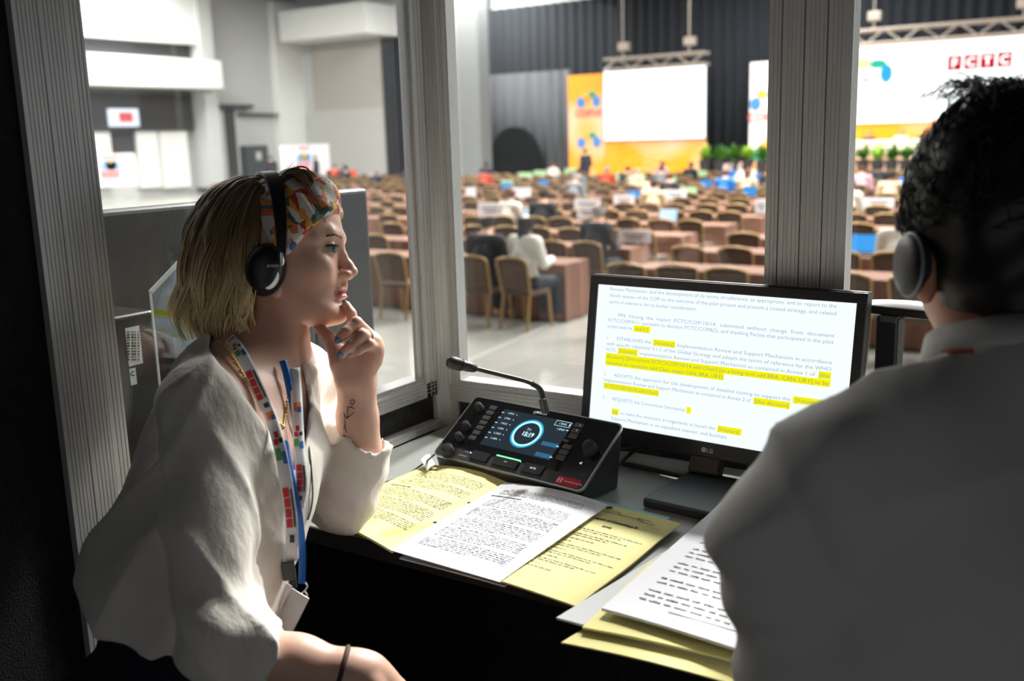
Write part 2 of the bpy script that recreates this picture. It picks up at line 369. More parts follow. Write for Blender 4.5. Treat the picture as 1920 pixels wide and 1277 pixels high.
def plate(mb, a0, b0, w, d, r, h0, h1): mb.extrude([cp(a0+x, b0+y, h0) for x, y in rrect(w, d, r)], un*(h1-h0)); return mb
# body: wedge from the desk to the panel
poly = rrect(cW, cD, .012); top = [cp(x, y, -.004) for x, y in poly]
ins = [(.006+x*(cW-.012)/cW, .006+y*(cD-.012)/cD) for x, y in poly]
bot = [V(*(cp(x, y)[:2]), ZD+.003) for x, y in ins]; k = len(top)
mb = MB(); mb.add(np.array(top+bot), [(i, (i+1) % k, (i+1) % k+k, i+k) for i in range(k)]+[tuple(range(k)), tuple(range(k, 2*k))[::-1]])
cbody = mb.build('body', 'black_plastic', con_root, recalc=True, smooth=40)
plate(MB(), -.001, -.001, cW+.002, cD+.002, .0125, -.005, -.0005).build('rim', 'silver_rim', con_root, recalc=True, smooth=40)
face = plate(MB(), .002, .002, cW-.004, cD-.004, .0105, -.003, .0006).build('face_panel', 'charcoal_plastic', con_root, recalc=True, smooth=40)
a0, b0 = con(190, 832); gl = plate(MB(), .0028, b0, cW-.0056, cD-.003-b0, .008, 0, .0013).build('glass_panel', 'black_gloss', con_root, recalc=True, smooth=40)
LA, LB = con(702, 540), con(1300, 650); LC, LDn = con(510, 845), con(1110, 975)
lx0, lx1 = (LA[0]+LC[0])/2, (LB[0]+LDn[0])/2; ly1, ly0 = (LA[1]+LB[1])/2, (LC[1]+LDn[1])/2
lcd = plate(MB(), lx0, ly0, lx1-lx0, ly1-ly0, .001, .0013, .0017).build('display', 'lcd_face', con_root, recalc=True)
def ctext(mb, body, zx, zy, size, align='CENTER', bold=0., lift=.0021):
    a, b = con(zx, zy); put_text(mb, body, size, cp(a, b), ux, uy, align, bold, lift)
t = MB()
for i, (n, c) in enumerate(zip('123456', ('ENG', 'FRA', 'RUS', 'SPA', 'ZHO', 'ARA'))):
    zx, zy = 765-29*i*1.0, 585+42.5*i; ctext(t, n+' '+c, zx, zy, .0058)
    a, b = con(zx-62, zy-16); t.box(cp(a, b, .0021), (.006, .0012, .0002), CAX); a, b = con(zx+55, zy+6); t.box(cp(a, b, .0021), (.0016, .0016, .0002), CAX)
ctext(t, '1 ENG', 1210, 675, .0062); ctext(t, '1 ENG', 1190, 722, .0062); ctext(t, '15:19', 905, 770, .0125, bold=.0004); ctext(t, 'Floor', 926, 714, .0042)
for zx, zy in ((1250, 724), (1168, 860), (1112, 952)): a, b = con(zx, zy); t.box(cp(a, b, .0021), (.0055, .0014, .0002), CAX)
a, b = con(905, 775); t.box(cp(a, b, .0021), (.016, .0004, .0002), CAX); a, b = con(925, 722); t.box(cp(a, b, .0021), (.012, .0003, .0002), CAX)
a, b = con(1216, 668)
for da, db, w, d in ((0, .0058, .033, .0006), (0, -.0058, .033, .0006), (-.0165, 0, .0006, .012), (.0165, 0, .0006, .012)): t.box(cp(a+da, b+db, .0021), (w, d, .0002), CAX)
a, b = con(1273, 680); t.box(cp(a, b, .0021), (.0016, .005, .0002), CAX)
t.build('display_text', 'lcd_text', lcd)['kind'] = 'stuff'
t = MB(); a, b = con(1100, 843); t.box(cp(a, b, .0018), (.036, .009, .0001), CAX); a, b = con(1045, 935); t.box(cp(a, b, .0018), (.036, .009, .0001), CAX)
t.build('soft_key', 'lcd_blue', lcd)['kind'] = 'stuff'
a, b = con(905, 750); th = np.linspace(0, 2*np.pi, 49); R1 = .0275
def ring(r0, r1, h, name, m_):
    mb = MB(); v = [cp(a+r*math.cos(x), b+r*math.sin(x), h) for x in th[:-1] for r in (r0, r1)]
    mb.add(np.array(v), [(2*i, 2*i+1, (2*i+3) % 96, (2*i+2) % 96) for i in range(48)]); return mb.build(name, m_, lcd)
ring(R1-.0006, R1+.0008, .0020, 'ring_line', 'ring_white'); ring(R1+.0008, R1+.0032, .0019, 'ring_glow', 'led_cyan'); ring(R1-.0018, R1-.0006, .0019, 'ring_glow', 'led_cyan')
emat('led_cyan_dim', (.03, .20, .34), 1.2); ring(R1+.0032, R1+.0062, .00185, 'ring_halo', 'led_cyan_dim')
t = MB(); ctext(t, 'Floor', 0, 0, .001) if 0 else None
t = MB(); ctext(t, 'BOSCH', 1028, 582, .0072, bold=.0003, lift=.0017); a, b = con(975, 566); v = [cp(a+r*math.cos(x), b+r*math.sin(x), .0016) for x in th[:-1] for r in (.0028, .0034)]
t.add(np.array(v), [(2*i, 2*i+1, (2*i+3) % 96, (2*i+2) % 96) for i in range(48)]); t.box(cp(a, b, .0016), (.0036, .0008, .0002), CAX)
ctext(t, 'A', 1362, 690, .004, lift=.0045); ctext(t, 'B', 1335, 734, .004, lift=.0045)
ctext(t, 'MIC', 727, 1004, .0042, lift=.0048); ctext(t, 'MUTE', 958, 1060, .005, bold=.0002, lift=.0048); ctext(t, 'FLOOR', 388, 906, .0032, lift=.001); ctext(t, 'AUTO RELAY', 352, 938, .0032, lift=.001)
for zx, zy in ((425, 505), (310, 665), (245, 750), (155, 868)): ctext(t, '▸' if 0 else 'I', zx, zy, .003, lift=.0017)
a, b = con(1363, 1000); t.add(np.array([cp(a-.003, b, .0016), cp(a+.003, b-.003, .0016), cp(a+.003, b+.003, .0016)]), [(0, 1, 2)])
t.build('print', 'print_glow', con_root)['kind'] = 'stuff'
for zx, zy in ((620, 533), (592, 575), (562, 617), (535, 659), (507, 702), (477, 744), (444, 787)):
    a, b = con(zx, zy); MB().box(cp(a, b, .0025), (.017, .0092, .0035), CAX).build('key', 'button_grey', con_root, bevel=.001)
for zx, zy in ((1355, 683), (1328, 728), (1308, 772), (1253, 865), (1224, 910), (1197, 957)):
    a, b = con(zx, zy); MB().box(cp(a, b, .0025), (.018, .0095, .0035), CAX).build('key', 'button_grey', con_root, bevel=.001)
for zx, zy, w in ((507, 945, .041), (727, 1000, .055), (960, 1055, .043)):
    a, b = con(zx, zy); plate(MB(), a-w/2-.0015, b-.0105, w+.003, .021, .002, .0004, .0012).build('key_surround', 'black_plastic', con_root, recalc=True)
    kk = plate(MB(), a-w/2, b-.009, w, .018, .0015, .0006, .0045).build('key', 'button_dark', con_root, recalc=True, bevel=.0006)
    if zx == 727: MB().box(cp(a, b+.0098, .003), (w, .0026, .003), CAX).build('indicator_light', 'led_green', kk)
a, b = con(425, 910); MB().ico(cp(a, b, .001), .0016).build('indicator_light', 'led_blue', con_root)
def knob(zx, zy, r, h):
    a, b = con(zx, zy); kb = MB().lathe(cp(a, b, 0), un, [(0, r*1.15), (.002, r*1.15), (.0021, r), (h*.8, r*.92), (h*.95, r*.84), (h, r*.6), (h+.0003, .0005)], 24).build('knob', 'rubber_black', con_root, smooth=40)
    return kb
for zx, zy in ((505, 535), (395, 695), (335, 790)): knob(zx, zy, .0078, .015)
knob(240, 905, .0125, .016); knob(1455, 890, .0125, .019)
a, b = con(1255, 1160); tg = MB().box(cp(a, b, .0009), (.049, .017, .0006), CAX).build('rental_sticker', 'label_red', con_root)
t = MB(); put_text(t, 'CONGRESS RENTAL', .0044, cp(a-.009, b-.0015), ux, uy, 'LEFT', .0001, .0014); t.box(cp(a-.017, b, .0013), (.0095, .0095, .0002), CAX); t.build('sticker_print', 'label_white', tg)
put = MB(); put_text(put, '2', .011, cp(a-.017, b-.0038), ux, uy, 'CENTER', .0004, .0017); put.build('sticker_numeral', 'label_red', tg)
# gooseneck microphone
mp = [pt(1021, 772, 1.775), pt(1019, 757, 1.78), pt(1017, 741, 1.775), pt(1011, 728, 1.77), pt(997, 719, 1.765), pt(978, 712.5, 1.76), pt(940, 703, 1.745), pt(890, 690.5, 1.725)]
def spline(P, n=8):
    P = np.asarray(P, float); Q = np.concatenate([[2*P[0]-P[1]], P, [2*P[-1]-P[-2]]]); o = []
    for i in range(1, len(Q)-2):
        for t in np.linspace(0, 1, n, endpoint=False):
            a, b, c, d = Q[i-1:i+3]; o.append(.5*((2*b)+(c-a)*t+(2*a-5*b+4*c-d)*t*t+(-a+3*b-3*c+d)*t**3))
    o.append(P[-1]); return np.array(o)
gn = MB().tube(spline(mp[1:5], 6), .0052, 10).build('gooseneck', 'rubber_black', con_root, smooth=40)
MB().tube(spline(mp[4:], 6), .0040, 10).build('stem', 'black_plastic', con_root, smooth=40)
d = nrm(mp[-1]-mp[-2]); tip = mp[-1]
MB().lathe(tip-d*.004, d, [(0, .0045), (.004, .0075), (.014, .0090), (.026, .0092), (.027, .008)], 16).build('microphone_collar', 'black_plastic', con_root, smooth=40)
mh = MB().lathe(tip+d*.020, d, [(0, .0088), (.008, .0104), (.018, .0112), (.026, .0105), (.030, .0088), (.032, .006), (.0325, .002)], 24).build('microphone_head', 'mic_grille', con_root, smooth=60)
rr = MB()
for q in range(9): rr.lathe(tip+d*(.024+.0026*q), d, [(0, .0108-.0001*abs(q-5)*1.2), (.0006, .0116-.0001*abs(q-5)*1.2), (.0012, .0108-.0001*abs(q-5)*1.2)], 20)
rr.build('grille_rings', 'black_plastic', mh, smooth=60)['kind'] = 'stuff'
jb = MB(); jb.bar(pt(1024, 776, 1.765), pt(1017, 748, 1.768), .012, .013); jb.build('microphone_socket', 'charcoal_plastic', con_root, bevel=.003)
# cable with tag leaving the console to the left
cb = spline([pt(814, 853, 1.80), onz(796, 868, .764), onz(778, 880, .756), onz(762, 892, .754), onz(730, 902, .754), onz(690, 914, .757), onz(650, 925, .757)], 6)
tag(MB().tube(cb, .0018, 7).build('headphone_cable', 'rubber_black', None, smooth=60), 'thin black cable looping from the console across the worktop', 'cable')
ct = MB().grid(lambda u, v: onz(789+16*u+12*v, 862-10*u+20*v, .772-.004*v)+V(0, 0, .003*math.sin(3*u)), 5, 5, .0006).build('cable_tag', 'label_white')
tag(ct, 'small white printed tag wrapped on the console cable', 'tag')
t = MB()
for i in range(6): t.box(onz(797+2.1*i, 858+3.5*i, .7765-.0006*i), (.007-.0006*(i % 3), .0007, .0002), [RT, nrm(np.cross((0, 0, 1), RT)), (0, 0, 1)])
t.build('tag_print', 'ink_black', ct)
# ---- monitor
mTL, mTR, mBL = pt(1122, 533, 1.88), pt(1607, 569, 1.585), pt(1111, 789, 1.895)
mx_ = nrm(mTR-mTL); mW = np.linalg.norm(mTR-mTL); my_ = (mTL-mBL); my_ = nrm(my_-mx_*(my_@mx_)); mH = .262; mn_ = np.cross(mx_, my_)
MAX = [mx_, my_, mn_]
def mp_(a, b, h=0.): return mTL+mx_*a-my_*b+mn_*h
mcen = mp_(mW/2, mH/2)
mon = empty('computer_monitor', (mcen[0], mcen[1]-.04, ZD)); tag(mon, 'black desktop monitor showing a document with yellow highlights', 'monitor')
MB().box(mp_(mW/2, mH/2+.005, -.016), (mW+.03, mH+.05, .028), MAX).build('housing', 'black_plastic', mon, bevel=.004)
for nm, c, s_ in (('bezel', (mW/2, -.0085), (mW+.034, .017)), ('bezel', (mW/2, mH+.0135), (mW+.034, .027)), ('bezel', (-.0085, mH/2), (.017, mH+.001)), ('bezel', (mW+.0085, mH/2), (.017, mH+.001))):
    MB().box(mp_(c[0], c[1], -.001), (*s_, .008), MAX).build(nm, 'black_plastic', mon, bevel=.0015)
emat('screen_white', (.80, .90, .96), .86); emat('screen_text', (.30, .36, .44), .8); emat('screen_bold', (.22, .25, .12), 1.0); emat('screen_yellow', (.88, .85, .0), .78)
scr = MB().box(mp_(mW/2, mH/2, -.0015), (mW, mH, .001), MAX).build('screen', 'screen_white', mon)
def mcon(zx, zy):     # photographed screen point -> screen coordinates
    d = ray(1080+zx*.37589, 500+zy*.37589); t = ((mTL-CAM)@mn_)/(d@mn_); q = CAM+d*t-mTL; return q@mx_, -(q@my_)
tx = MB(); hl = MB(); bd = MB(); TS = .0092
LX0, LX1 = mcon(165, 200)[0], mcon(1300, 215)[0]; cw = LX1-LX0
def line(zy, body, x0=0., x1=1., mb=None):
    a, b = mcon(165, zy); put_text(mb or tx, body, TS, mp_(LX0+cw*x0, b), mx_, my_, 'LEFT', 0, .0004, cw*(x1-x0))
def hi(zy, x0, x1):
    a, b = mcon(165, zy); MB().box(mp_(LX0+cw*(x0+x1)/2, b-.0032, -.0008), (cw*(x1-x0), .0118, .0003), MAX).build('highlight', 'screen_yellow', scr)
line(118, 'Review Mechanism, and the development of its terms of reference, as appropriate, and to report to the')
line(150, 'Ninth session of the COP on the outcome of the pilot project and present a costed strategy, and related')
line(182, 'terms of reference, for its further consideration;', 0, .42)
line(246, 'PP6  Noting  the  report  FCTC/COP/10/14,  submitted  without  change  from  document', .05)
line(274, 'FCTC/COP/9/11, pursuant to decision FCTC/COP8(2), and thanking Parties that participated in the pilot')
line(304, 'project exercise', 0, .125); hi(304, .13, .21); line(304, 'and [ ]', .14, .20, bd)
line(362, '1.', 0, .012); line(362, 'ESTABLISHES the', .05, .22); hi(362, .23, .335); line(362, '[Voluntary]', .237, .328, bd); line(362, 'Implementation Review and Support Mechanism in accordance', .345)
line(392, 'with specific objective 3.1.2 of the Global Strategy and adopts the terms of reference for the WHO')
line(422, 'FCTC', 0, .05); hi(422, .06, .158); line(422, '[Voluntary]', .065, .152, bd); line(422, 'Implementation Review and Support Mechanism as contained in Annex 1 of', .168, .94); hi(422, .952, 1.); line(422, '[this', .956, .995, bd)
hi(455, 0, 1); line(455, 'decision] [Document FCTC/COP/10/14 add Chair] [as a living tool add BRA, CAN, URY] to be', .005, .995, bd)
hi(486, 0, .565); line(486, 'reviewed as necessary, add Chair, retain CAN, BRA, URY]', .005, .56, bd)
line(545, '2.', 0, .012); line(545, 'ADOPTS the approach for the development of detailed costing to support the', .05, .85); hi(545, .86, 1.); line(545, '[Voluntary]', .87, .97, bd)
line(575, 'Implementation Review and Support Mechanism as contained in Annex 2 of', 0, .69); hi(575, .70, .85); line(575, '[this decision]', .705, .845, bd)
hi(605, 0, .275); line(605, 'FCTC/COP/10/14 add Chair]', .005, .27, bd)
line(664, '3.', 0, .012); line(664, 'REQUESTS the Convention Secretariat', .05, .405); hi(664, .41, .43)
hi(728, .05, .085); line(728, '(a)', .055, .08, bd); line(728, 'to make the necessary arrangements to launch the', .095, .545); hi(728, .555, .66); line(728, '[Voluntary]', .56, .65, bd)
line(760, 'Support Mechanism in an expedient manner, and facilitate', .05, .60)
tx.build('document_text', 'screen_text', scr)['kind'] = 'stuff'; bd.build('highlighted_text', 'screen_bold', scr)['kind'] = 'stuff'
mat('print_grey', (.55, .55, .55), .5)
t = MB(); a, b = mcon(672, 906); put_text(t, 'LG', .0105, mp_(a, mH+.0175), mx_, my_, 'CENTER', .0002, .0036); a2 = a-.0115
v = [mp_(a2+r*math.cos(x), mH+.0138+r*math.sin(x), .0036) for x in th[:-1] for r in (.0008, .0046)]; t.add(np.array(v), [(2*i, 2*i+1, (2*i+3) % 96, (2*i+2) % 96) for i in range(48)]); t.build('logo', 'print_grey', mon)
sx, sy = onz(1300, 912, .765)[:2]; bx_ = nrm(V(mx_[0], mx_[1], 0)); by_ = np.cross((0, 0, 1), bx_)
sc_ = V(mcen[0], mcen[1], 0)-by_*-.0
mat('stand_plastic', (.03, .031, .034), .38, bump=.05, bscale=900)
bc = V(-.545, 1.507, ZD+.009)
MB().box(bc, (.25, .185, .016), [bx_, by_, (0, 0, 1)]).build('stand_base', 'stand_plastic', mon, bevel=.004)
nt_ = mp_(mW/2, mH*.8, -.038); nb = V(nt_[0], bc[1]+.075, ZD+.016)
MB().bar(nb, nt_, .06, .022, up=by_).build('stand_neck', 'black_plastic', mon, bevel=.004)
t = MB().tube(spline([V(-.80, 1.60, ZD+.006), V(-.75, 1.595, ZD+.006), V(-.66, 1.575, ZD+.008), V(-.56, 1.56, ZD+.006), V(-.40, 1.60, ZD+.006), V(-.2, 1.63, ZD+.006)], 6), .0042, 8).build('power_cable', 'rubber_black', None, smooth=60)
tag(t, 'thick black cable running along the wall behind the monitor', 'cable')
t = MB().tube(spline([V(-.795, 1.56, ZD+.012), V(-.79, 1.585, ZD+.02), V(-.785, 1.63, ZD+.03), V(-.80, 1.66, ZD+.02), V(-.84, 1.665, ZD+.008)], 6), .0035, 8).build('network_cable', 'rubber_black', None, smooth=60)
tag(t, 'short black cable bent up behind the console right side', 'cable')
# ---- desk lamp right of the monitor
mat('lamp_white', (.75, .73, .76), .45)
lp = [pt(1640, 566, 1.68), pt(1800, 588, 1.58)]
lamp = empty('desk_lamp', (lp[0][0]+.03, lp[0][1]+.02, ZD)); tag(lamp, 'flat black desk lamp with pale top standing right of the monitor', 'lamp')
du = nrm(lp[1]-lp[0]); du[2] = 0; du = nrm(du); dv = np.cross((0, 0, 1), du)
lc = (lp[0]+lp[1])/2; lc[2] = pt(1680, 577, 1.65)[2]
MB().box(lc+V(0, 0, -.004), (.19, .05, .014), [du, dv, (0, 0, 1)]).build('head', 'black_plastic', lamp, bevel=.003)
MB().grid(lambda u, v: lc+du*(.184*(u-.5))+dv*(.046*(v-.5))+V(0, 0, .004+.009*max(0, math.sin(math.pi*u))**.6*max(0, math.sin(math.pi*v))**.5), 13, 9, .002).build('top_cover', 'lamp_white', lamp, smooth=60)
ac = pt(1668, 640, 1.655)
MB().box((ac[0], ac[1], (lc[2]-.012+ZD)/2), (.038, .028, lc[2]-.012-ZD), [du, dv, (0, 0, 1)]).build('arm', 'black_plastic', lamp, bevel=.004)
MB().box(pt(1668, 598, 1.64), (.030, .012, .012), [du, dv, (0, 0, 1)]).build('hinge', 'button_grey', lamp, bevel=.002)
MB().box((ac[0], ac[1]-.02, ZD+.008), (.15, .12, .016), [du, dv, (0, 0, 1)]).build('base', 'black_plastic', lamp, bevel=.004)
# ---- papers
mat('paper_yellow', lin(232, 222, 150), .75, var=.03, vscale=9); mat('paper_white', lin(226, 226, 234), .7, var=.02, vscale=9)
mat('paper_cyan', lin(150, 205, 215), .7); mat('paper_grey', lin(205, 205, 208), .7)
mat('ink', (.20, .195, .20), .9); mat('ink_heading', (.04, .04, .045), .9); mat('highlight_lilac', lin(190, 188, 215), .8)
def sheet(name, cor, mt, z, bump, n=14, th_=.0012):
    TL, TR, BR, BL = [np.asarray(c, float)[:2] for c in cor]
    def fn(u, v):      # u across, v down the page
        p = (TL*(1-u)+TR*u)*(1-v)+(BL*(1-u)+BR*u)*v; return V(p[0], p[1], z+bump(u, v))
    o = MB().grid(fn, n, n, th_).build(name, mt, None, smooth=50); return o, fn
def words(mb, fn, u0, u1, v, h, wmin=.02, wmax=.07, gap=.011, fill=1., seed=0, lift=.0006):
    r = random.Random(seed); u = u0; end = u0+(u1-u0)*fill
    while u < end-.01:
        wd = min(r.uniform(wmin, wmax), end-u)
        n = max(1, int(wd/.020))
        for q in range(n):       # letter marks with broken height
            a, b = u+wd*q/n, u+wd*(q+.97)/n; hh = h*r.choice((.66, .66, .75, 1.))
            P = [fn(a, v), fn(b, v), fn(b, v-hh), fn(a, v-hh)]; mb.add(np.array(P)+V(0, 0, lift), [(0, 1, 2, 3)])
        u += wd+gap
def para(mb, fn, v, lines, dv, u0=.12, u1=.88, indent=.0, last=.6, seed=0, h=.0062):
    for i in range(lines):
        words(mb, fn, u0+(indent if i == 0 else 0), u1, v+i*dv, h, fill=(last if i == lines-1 else 1.), seed=seed*50+i)
    return v+lines*dv
def head(mb, fn, body, u, v, size, W_=.21, L_=.297, bold=.0003, lift=.0007, align='LEFT'):
    put_text(mb, body, size, None, None, None, align, bold, fn=lambda x, y: fn(u+x/W_, v-y/L_)+V(0, 0, lift))
P_ = lambda px, py, z=.756: onz(px, py, z)
# yellow booklet, open, left
o, fn = sheet('document_booklet', (P_(800, 873), P_(957, 908), P_(735, 1036), P_(583, 966)), 'paper_yellow', ZD+.007, lambda u, v: .010*math.sin(math.pi*min(1, u*.92))**1.0*(1-.35*v)+.004*u*(1-u), 18, .004)
tag(o, 'yellow printed booklet lying open under the woman\'s elbow', 'document')
t = MB(); hd = MB(); words(t, fn, .12, .3, .045, .004, seed=3); head(hd, fn, 'BACKGROUND', .1, .105, .0052)
for q in range(1): t.add(np.array([fn(.3, .06), fn(.92, .06), fn(.92, .0615), fn(.3, .0615)])+V(0, 0, .0006), [(0, 1, 2, 3)])
v = para(t, fn, .135, 7, .0175, indent=.1, seed=1); v = para(t, fn, v+.02, 6, .0175, indent=.1, seed=2); head(hd, fn, 'PROCEDURAL MATTERS', .1, v+.03, .0048)
v = para(t, fn, v+.06, 7, .0175, indent=.1, seed=3); v = para(t, fn, v+.02, 8, .0175, indent=.1, seed=4); para(t, fn, v+.02, 6, .0175, indent=.1, seed=5); words(t, fn, .1, .5, .955, .004, seed=6)
t.build('printed_lines', 'ink', o)['kind'] = 'stuff'; hd.build('heading', 'ink_heading', o)['kind'] = 'stuff'
for vv in (.36, .65): MB().lathe(fn(.965, vv)+V(0, 0, .0002), (0, 0, 1), [(0, .003), (.0005, .003), (.0006, .001)], 14).build('punch_hole', 'ink_black', o)
# sheets under the white page
for i, (dx, dy, mt, lab) in enumerate(((.010, -.004, 'paper_grey', 'grey white sheet showing as an edge below the text page'),)):
    o2, _ = sheet('loose_sheet', [c+V(dx, dy, 0) for c in (P_(942, 912), P_(1138, 955), P_(938, 1092), P_(742, 1040))], mt, ZD+.0045, lambda u, v: .001*math.sin(3*u), 8, .002); tag(o2, lab, 'sheet')
# pale cyan sheet
o, _ = sheet('cyan_folder', (P_(1070, 922), P_(1256, 968), P_(1200, 1010), P_(1010, 960)), 'paper_cyan', ZD+.004, lambda u, v: 0, 6, .003); tag(o, 'pale cyan folder edge sticking out behind the yellow report', 'folder')
# yellow report page
o, fn = sheet('report_page', (P_(1075, 938), P_(1277, 985), P_(1082, 1141), P_(880, 1075)), 'paper_yellow', ZD+.008, lambda u, v: .004*math.sin(2.6*u+.3)*(1-v*.5)+.0012*math.sin(9*v), 18, .0025)
tag(o, 'yellow report page headed Committee B beside the white page', 'document')
t = MB(); hd = MB()
head(hd, fn, 'Second report of Committee B', .5, .20, .0088, align='CENTER', bold=.0004); head(hd, fn, '(Draft)', .55, .265, .0062, align='CENTER')
head(hd, fn, 'PARTIES TO THE', .32, .075, .0055, bold=.0001); head(hd, fn, 'CONVENTION ON TOBACCO CONTROL', .28, .098, .0052, bold=.0001); head(hd, fn, 'FCTC/COP10', .68, .085, .0046, bold=.0001); head(hd, fn, '7 February 2024', .70, .115, .0048, bold=.0001)
hd.lathe(fn(.38, .035)+V(0, 0, .0006), (0, 0, 1), [(0, .006), (.0002, .006), (.0003, .002)], 12)
v = .33
for i, (n, u1) in enumerate(((2, .92), (2, .84), (1, .72), (1, .5), (2, .9), (1, .55), (2, .92), (1, .6), (2, .86), (1, .5), (1, .7))): v = para(t, fn, v, n, .021, .1, u1, seed=20+i, h=.007, last=.8)+.016
t.add(np.array([fn(.3, .14), fn(.93, .14), fn(.93, .1415), fn(.3, .1415)])+V(0, 0, .0006), [(0, 1, 2, 3)])
t.build('printed_lines', 'ink', o)['kind'] = 'stuff'; hd.build('heading', 'ink_heading', o)['kind'] = 'stuff'
# white printed page on top
o, fn = sheet('text_page', (P_(946, 905, .764), P_(1141, 954, .764), P_(937, 1097, .757), P_(733, 1037, .757)), 'paper_white', ZD+.0125, lambda u, v: .011*math.sin(math.pi*u*.8)*(1-v)**.7-.001+.003*(1-v), 18, .0012)
tag(o, 'white text page headed implementation review in the middle of the desk', 'document')
t = MB(); hd = MB(); lm = MB(); words(t, fn, .72, .93, .05, .004, seed=9)
t.add(np.array([fn(.08, .065), fn(.93, .065), fn(.93, .0665), fn(.08, .0665)])+V(0, 0, .0006), [(0, 1, 2, 3)])
v = para(t, fn, .10, 5, .0178, indent=.05, seed=30); head(hd, fn, 'IMPLEMENTATION REVIEW', .08, v+.025, .0052)
v += .05
for i in range(4):
    v = para(t, fn, v, 7, .0178, indent=.1, seed=31+i)+.012
para(t, fn, v, 6, .0178, .1, .9, indent=.1, seed=40)
for a_, b_, c_ in ((.3, .8, .40), (.12, .6, .42), (.1, .88, .83), (.1, .9, .85), (.2, .9, .87)):
    lm.add(np.array([fn(a_, c_+.002), fn(b_, c_+.002), fn(b_, c_-.012), fn(a_, c_-.012)])+V(0, 0, .0004), [(0, 1, 2, 3)])
t.add(np.array([fn(.08, .945), fn(.93, .945), fn(.93, .9465), fn(.08, .9465)])+V(0, 0, .0006), [(0, 1, 2, 3)])
t.build('printed_lines', 'ink', o)['kind'] = 'stuff'; hd.build('heading', 'ink_heading', o)['kind'] = 'stuff'; lm.build('marker_stroke', 'highlight_lilac', o)['kind'] = 'stuff'
# stack in front of the man
o, _ = sheet('folder_sheet', (P_(1270, 1020), P_(1560, 1100), P_(1410, 1255), P_(1043, 1166)), 'paper_grey', ZD+.006, lambda u, v: .006*v*(1-u), 8, .003); tag(o, 'grey white folder corner reaching over the desk edge', 'folder')
o, _ = sheet('yellow_sheet', (P_(1250, 1080), P_(1560, 1160), P_(1470, 1300), P_(1052, 1200)), 'paper_yellow', ZD+.003, lambda u, v: .003*math.sin(4*u), 8, .002); tag(o, 'lowest yellow sheet of the pile by the man', 'sheet')
o, fn = sheet('yellow_notes', (P_(1220, 1060), P_(1520, 1130), P_(1388, 1252), P_(1092, 1184)), 'paper_yellow', ZD+.012, lambda u, v: .003*math.sin(3*u), 10, .003); tag(o, 'yellow notes with faint print under the man\'s white pages', 'document')
t = MB(); words(t, fn, .45, .85, .9, .004, .01, .02, .004, seed=71); t.build('printed_lines', 'ink', o)['kind'] = 'stuff'
o, fn0 = sheet('white_sheet', (P_(1352, 936, .772), P_(1640, 1010, .772), P_(1500, 1200, .765), P_(1180, 1105, .765)), 'paper_white', ZD+.017, lambda u, v: .002*math.sin(3*u), 10, .003); tag(o, 'white sheet turned askew beneath the man\'s top page', 'sheet')
o, fn = sheet('speech_page', (P_(1318, 968, .775), P_(1590, 1040, .775), P_(1440, 1245, .77), P_(1128, 1144, .77)), 'paper_white', ZD+.021, lambda u, v: .004*math.sin(2.5*u)+.002*v, 12, .004); tag(o, 'white page with widely spaced lines beside the man\'s arm', 'document')
t = MB(); hd = MB(); v = .14
for i, (n, u0) in enumerate(((1, .16), (2, .14), (3, .14), (3, .14), (2, .14), (3, .14))):
    for q in range(n): words(t, fn, u0, .92, v, .010, .03, .09, .02, seed=80+i*5+q, lift=.0008); v += .042
    v += .035
t.add(np.array([fn(.36, .9), fn(.9, .885), fn(.9, .892), fn(.36, .906)])+V(0, 0, .001), [(0, 1, 2, 3)])
t.build('printed_lines', 'ink', o)['kind'] = 'stuff'
# ================================================================== PEOPLE IN THE BOOTH
mat('skin', lin(226, 184, 164), .46, sss=.10, var=.10, vscale=14, color2=lin(214, 166, 146)); mat('lip', lin(196, 112, 112), .4); mat('eye_white', (.50, .48, .46), .15); mat('iris', (.10, .14, .15), .1); mat('lash', (.02, .014, .01), .7)
mat('nail_blue', lin(112, 150, 180), .18, coat=.5); mat('tattoo', (.02, .022, .03), .6)
mat('blouse', lin(232, 225, 216), .85, var=.04, vscale=30, bump=.22, bscale=60, stretch=(1.4, 1.4, .6), sheen=.2)
mat('trousers_navy', (.008, .012, .025), .9, bump=.3, bscale=300); mat('shirt_white', lin(205, 202, 198), .8, bump=.15, bscale=500)
def hair_mat(name, rough=.42):
    mt = mat(name, (.1, .06, .03), rough, spec=.4); nt = mt.node_tree; a = nt.nodes.new('ShaderNodeVertexColor'); a.layer_name = 'Col'; nt.links.new(a.outputs[0], nt.nodes['Principled BSDF'].inputs['Base Color']); return mt
hair_mat('hair_blond'); mat('silver', (.8, .78, .75), .3, 1.)
mat('hair_black', (.006, .0055, .006), .42, spec=.35)
def polysd(x, y, poly):
    P = np.asarray(poly, float); d = np.full(x.shape, 1e9); s = np.ones(x.shape); n = len(P)
    for i in range(n):
        a, b = P[i], P[(i+1) % n]; ex, ey = b-a; wx, wy = x-a[0], y-a[1]
        t = np.clip((wx*ex+wy*ey)/(ex*ex+ey*ey), 0, 1); d = np.minimum(d, (wx-ex*t)**2+(wy-ey*t)**2)
        c1 = y >= a[1]; c2 = y < b[1]; c3_ = ex*wy > ey*wx; s = np.where((c1 & c2 & c3_) | (~c1 & ~c2 & ~c3_), -s, s)
    return s*np.sqrt(d)
def lerp_tab(tab, n=8):
    T = spline([(a, b, 0) for a, b in tab], n); return lambda y: np.interp(y, T[:, 0], T[:, 1])
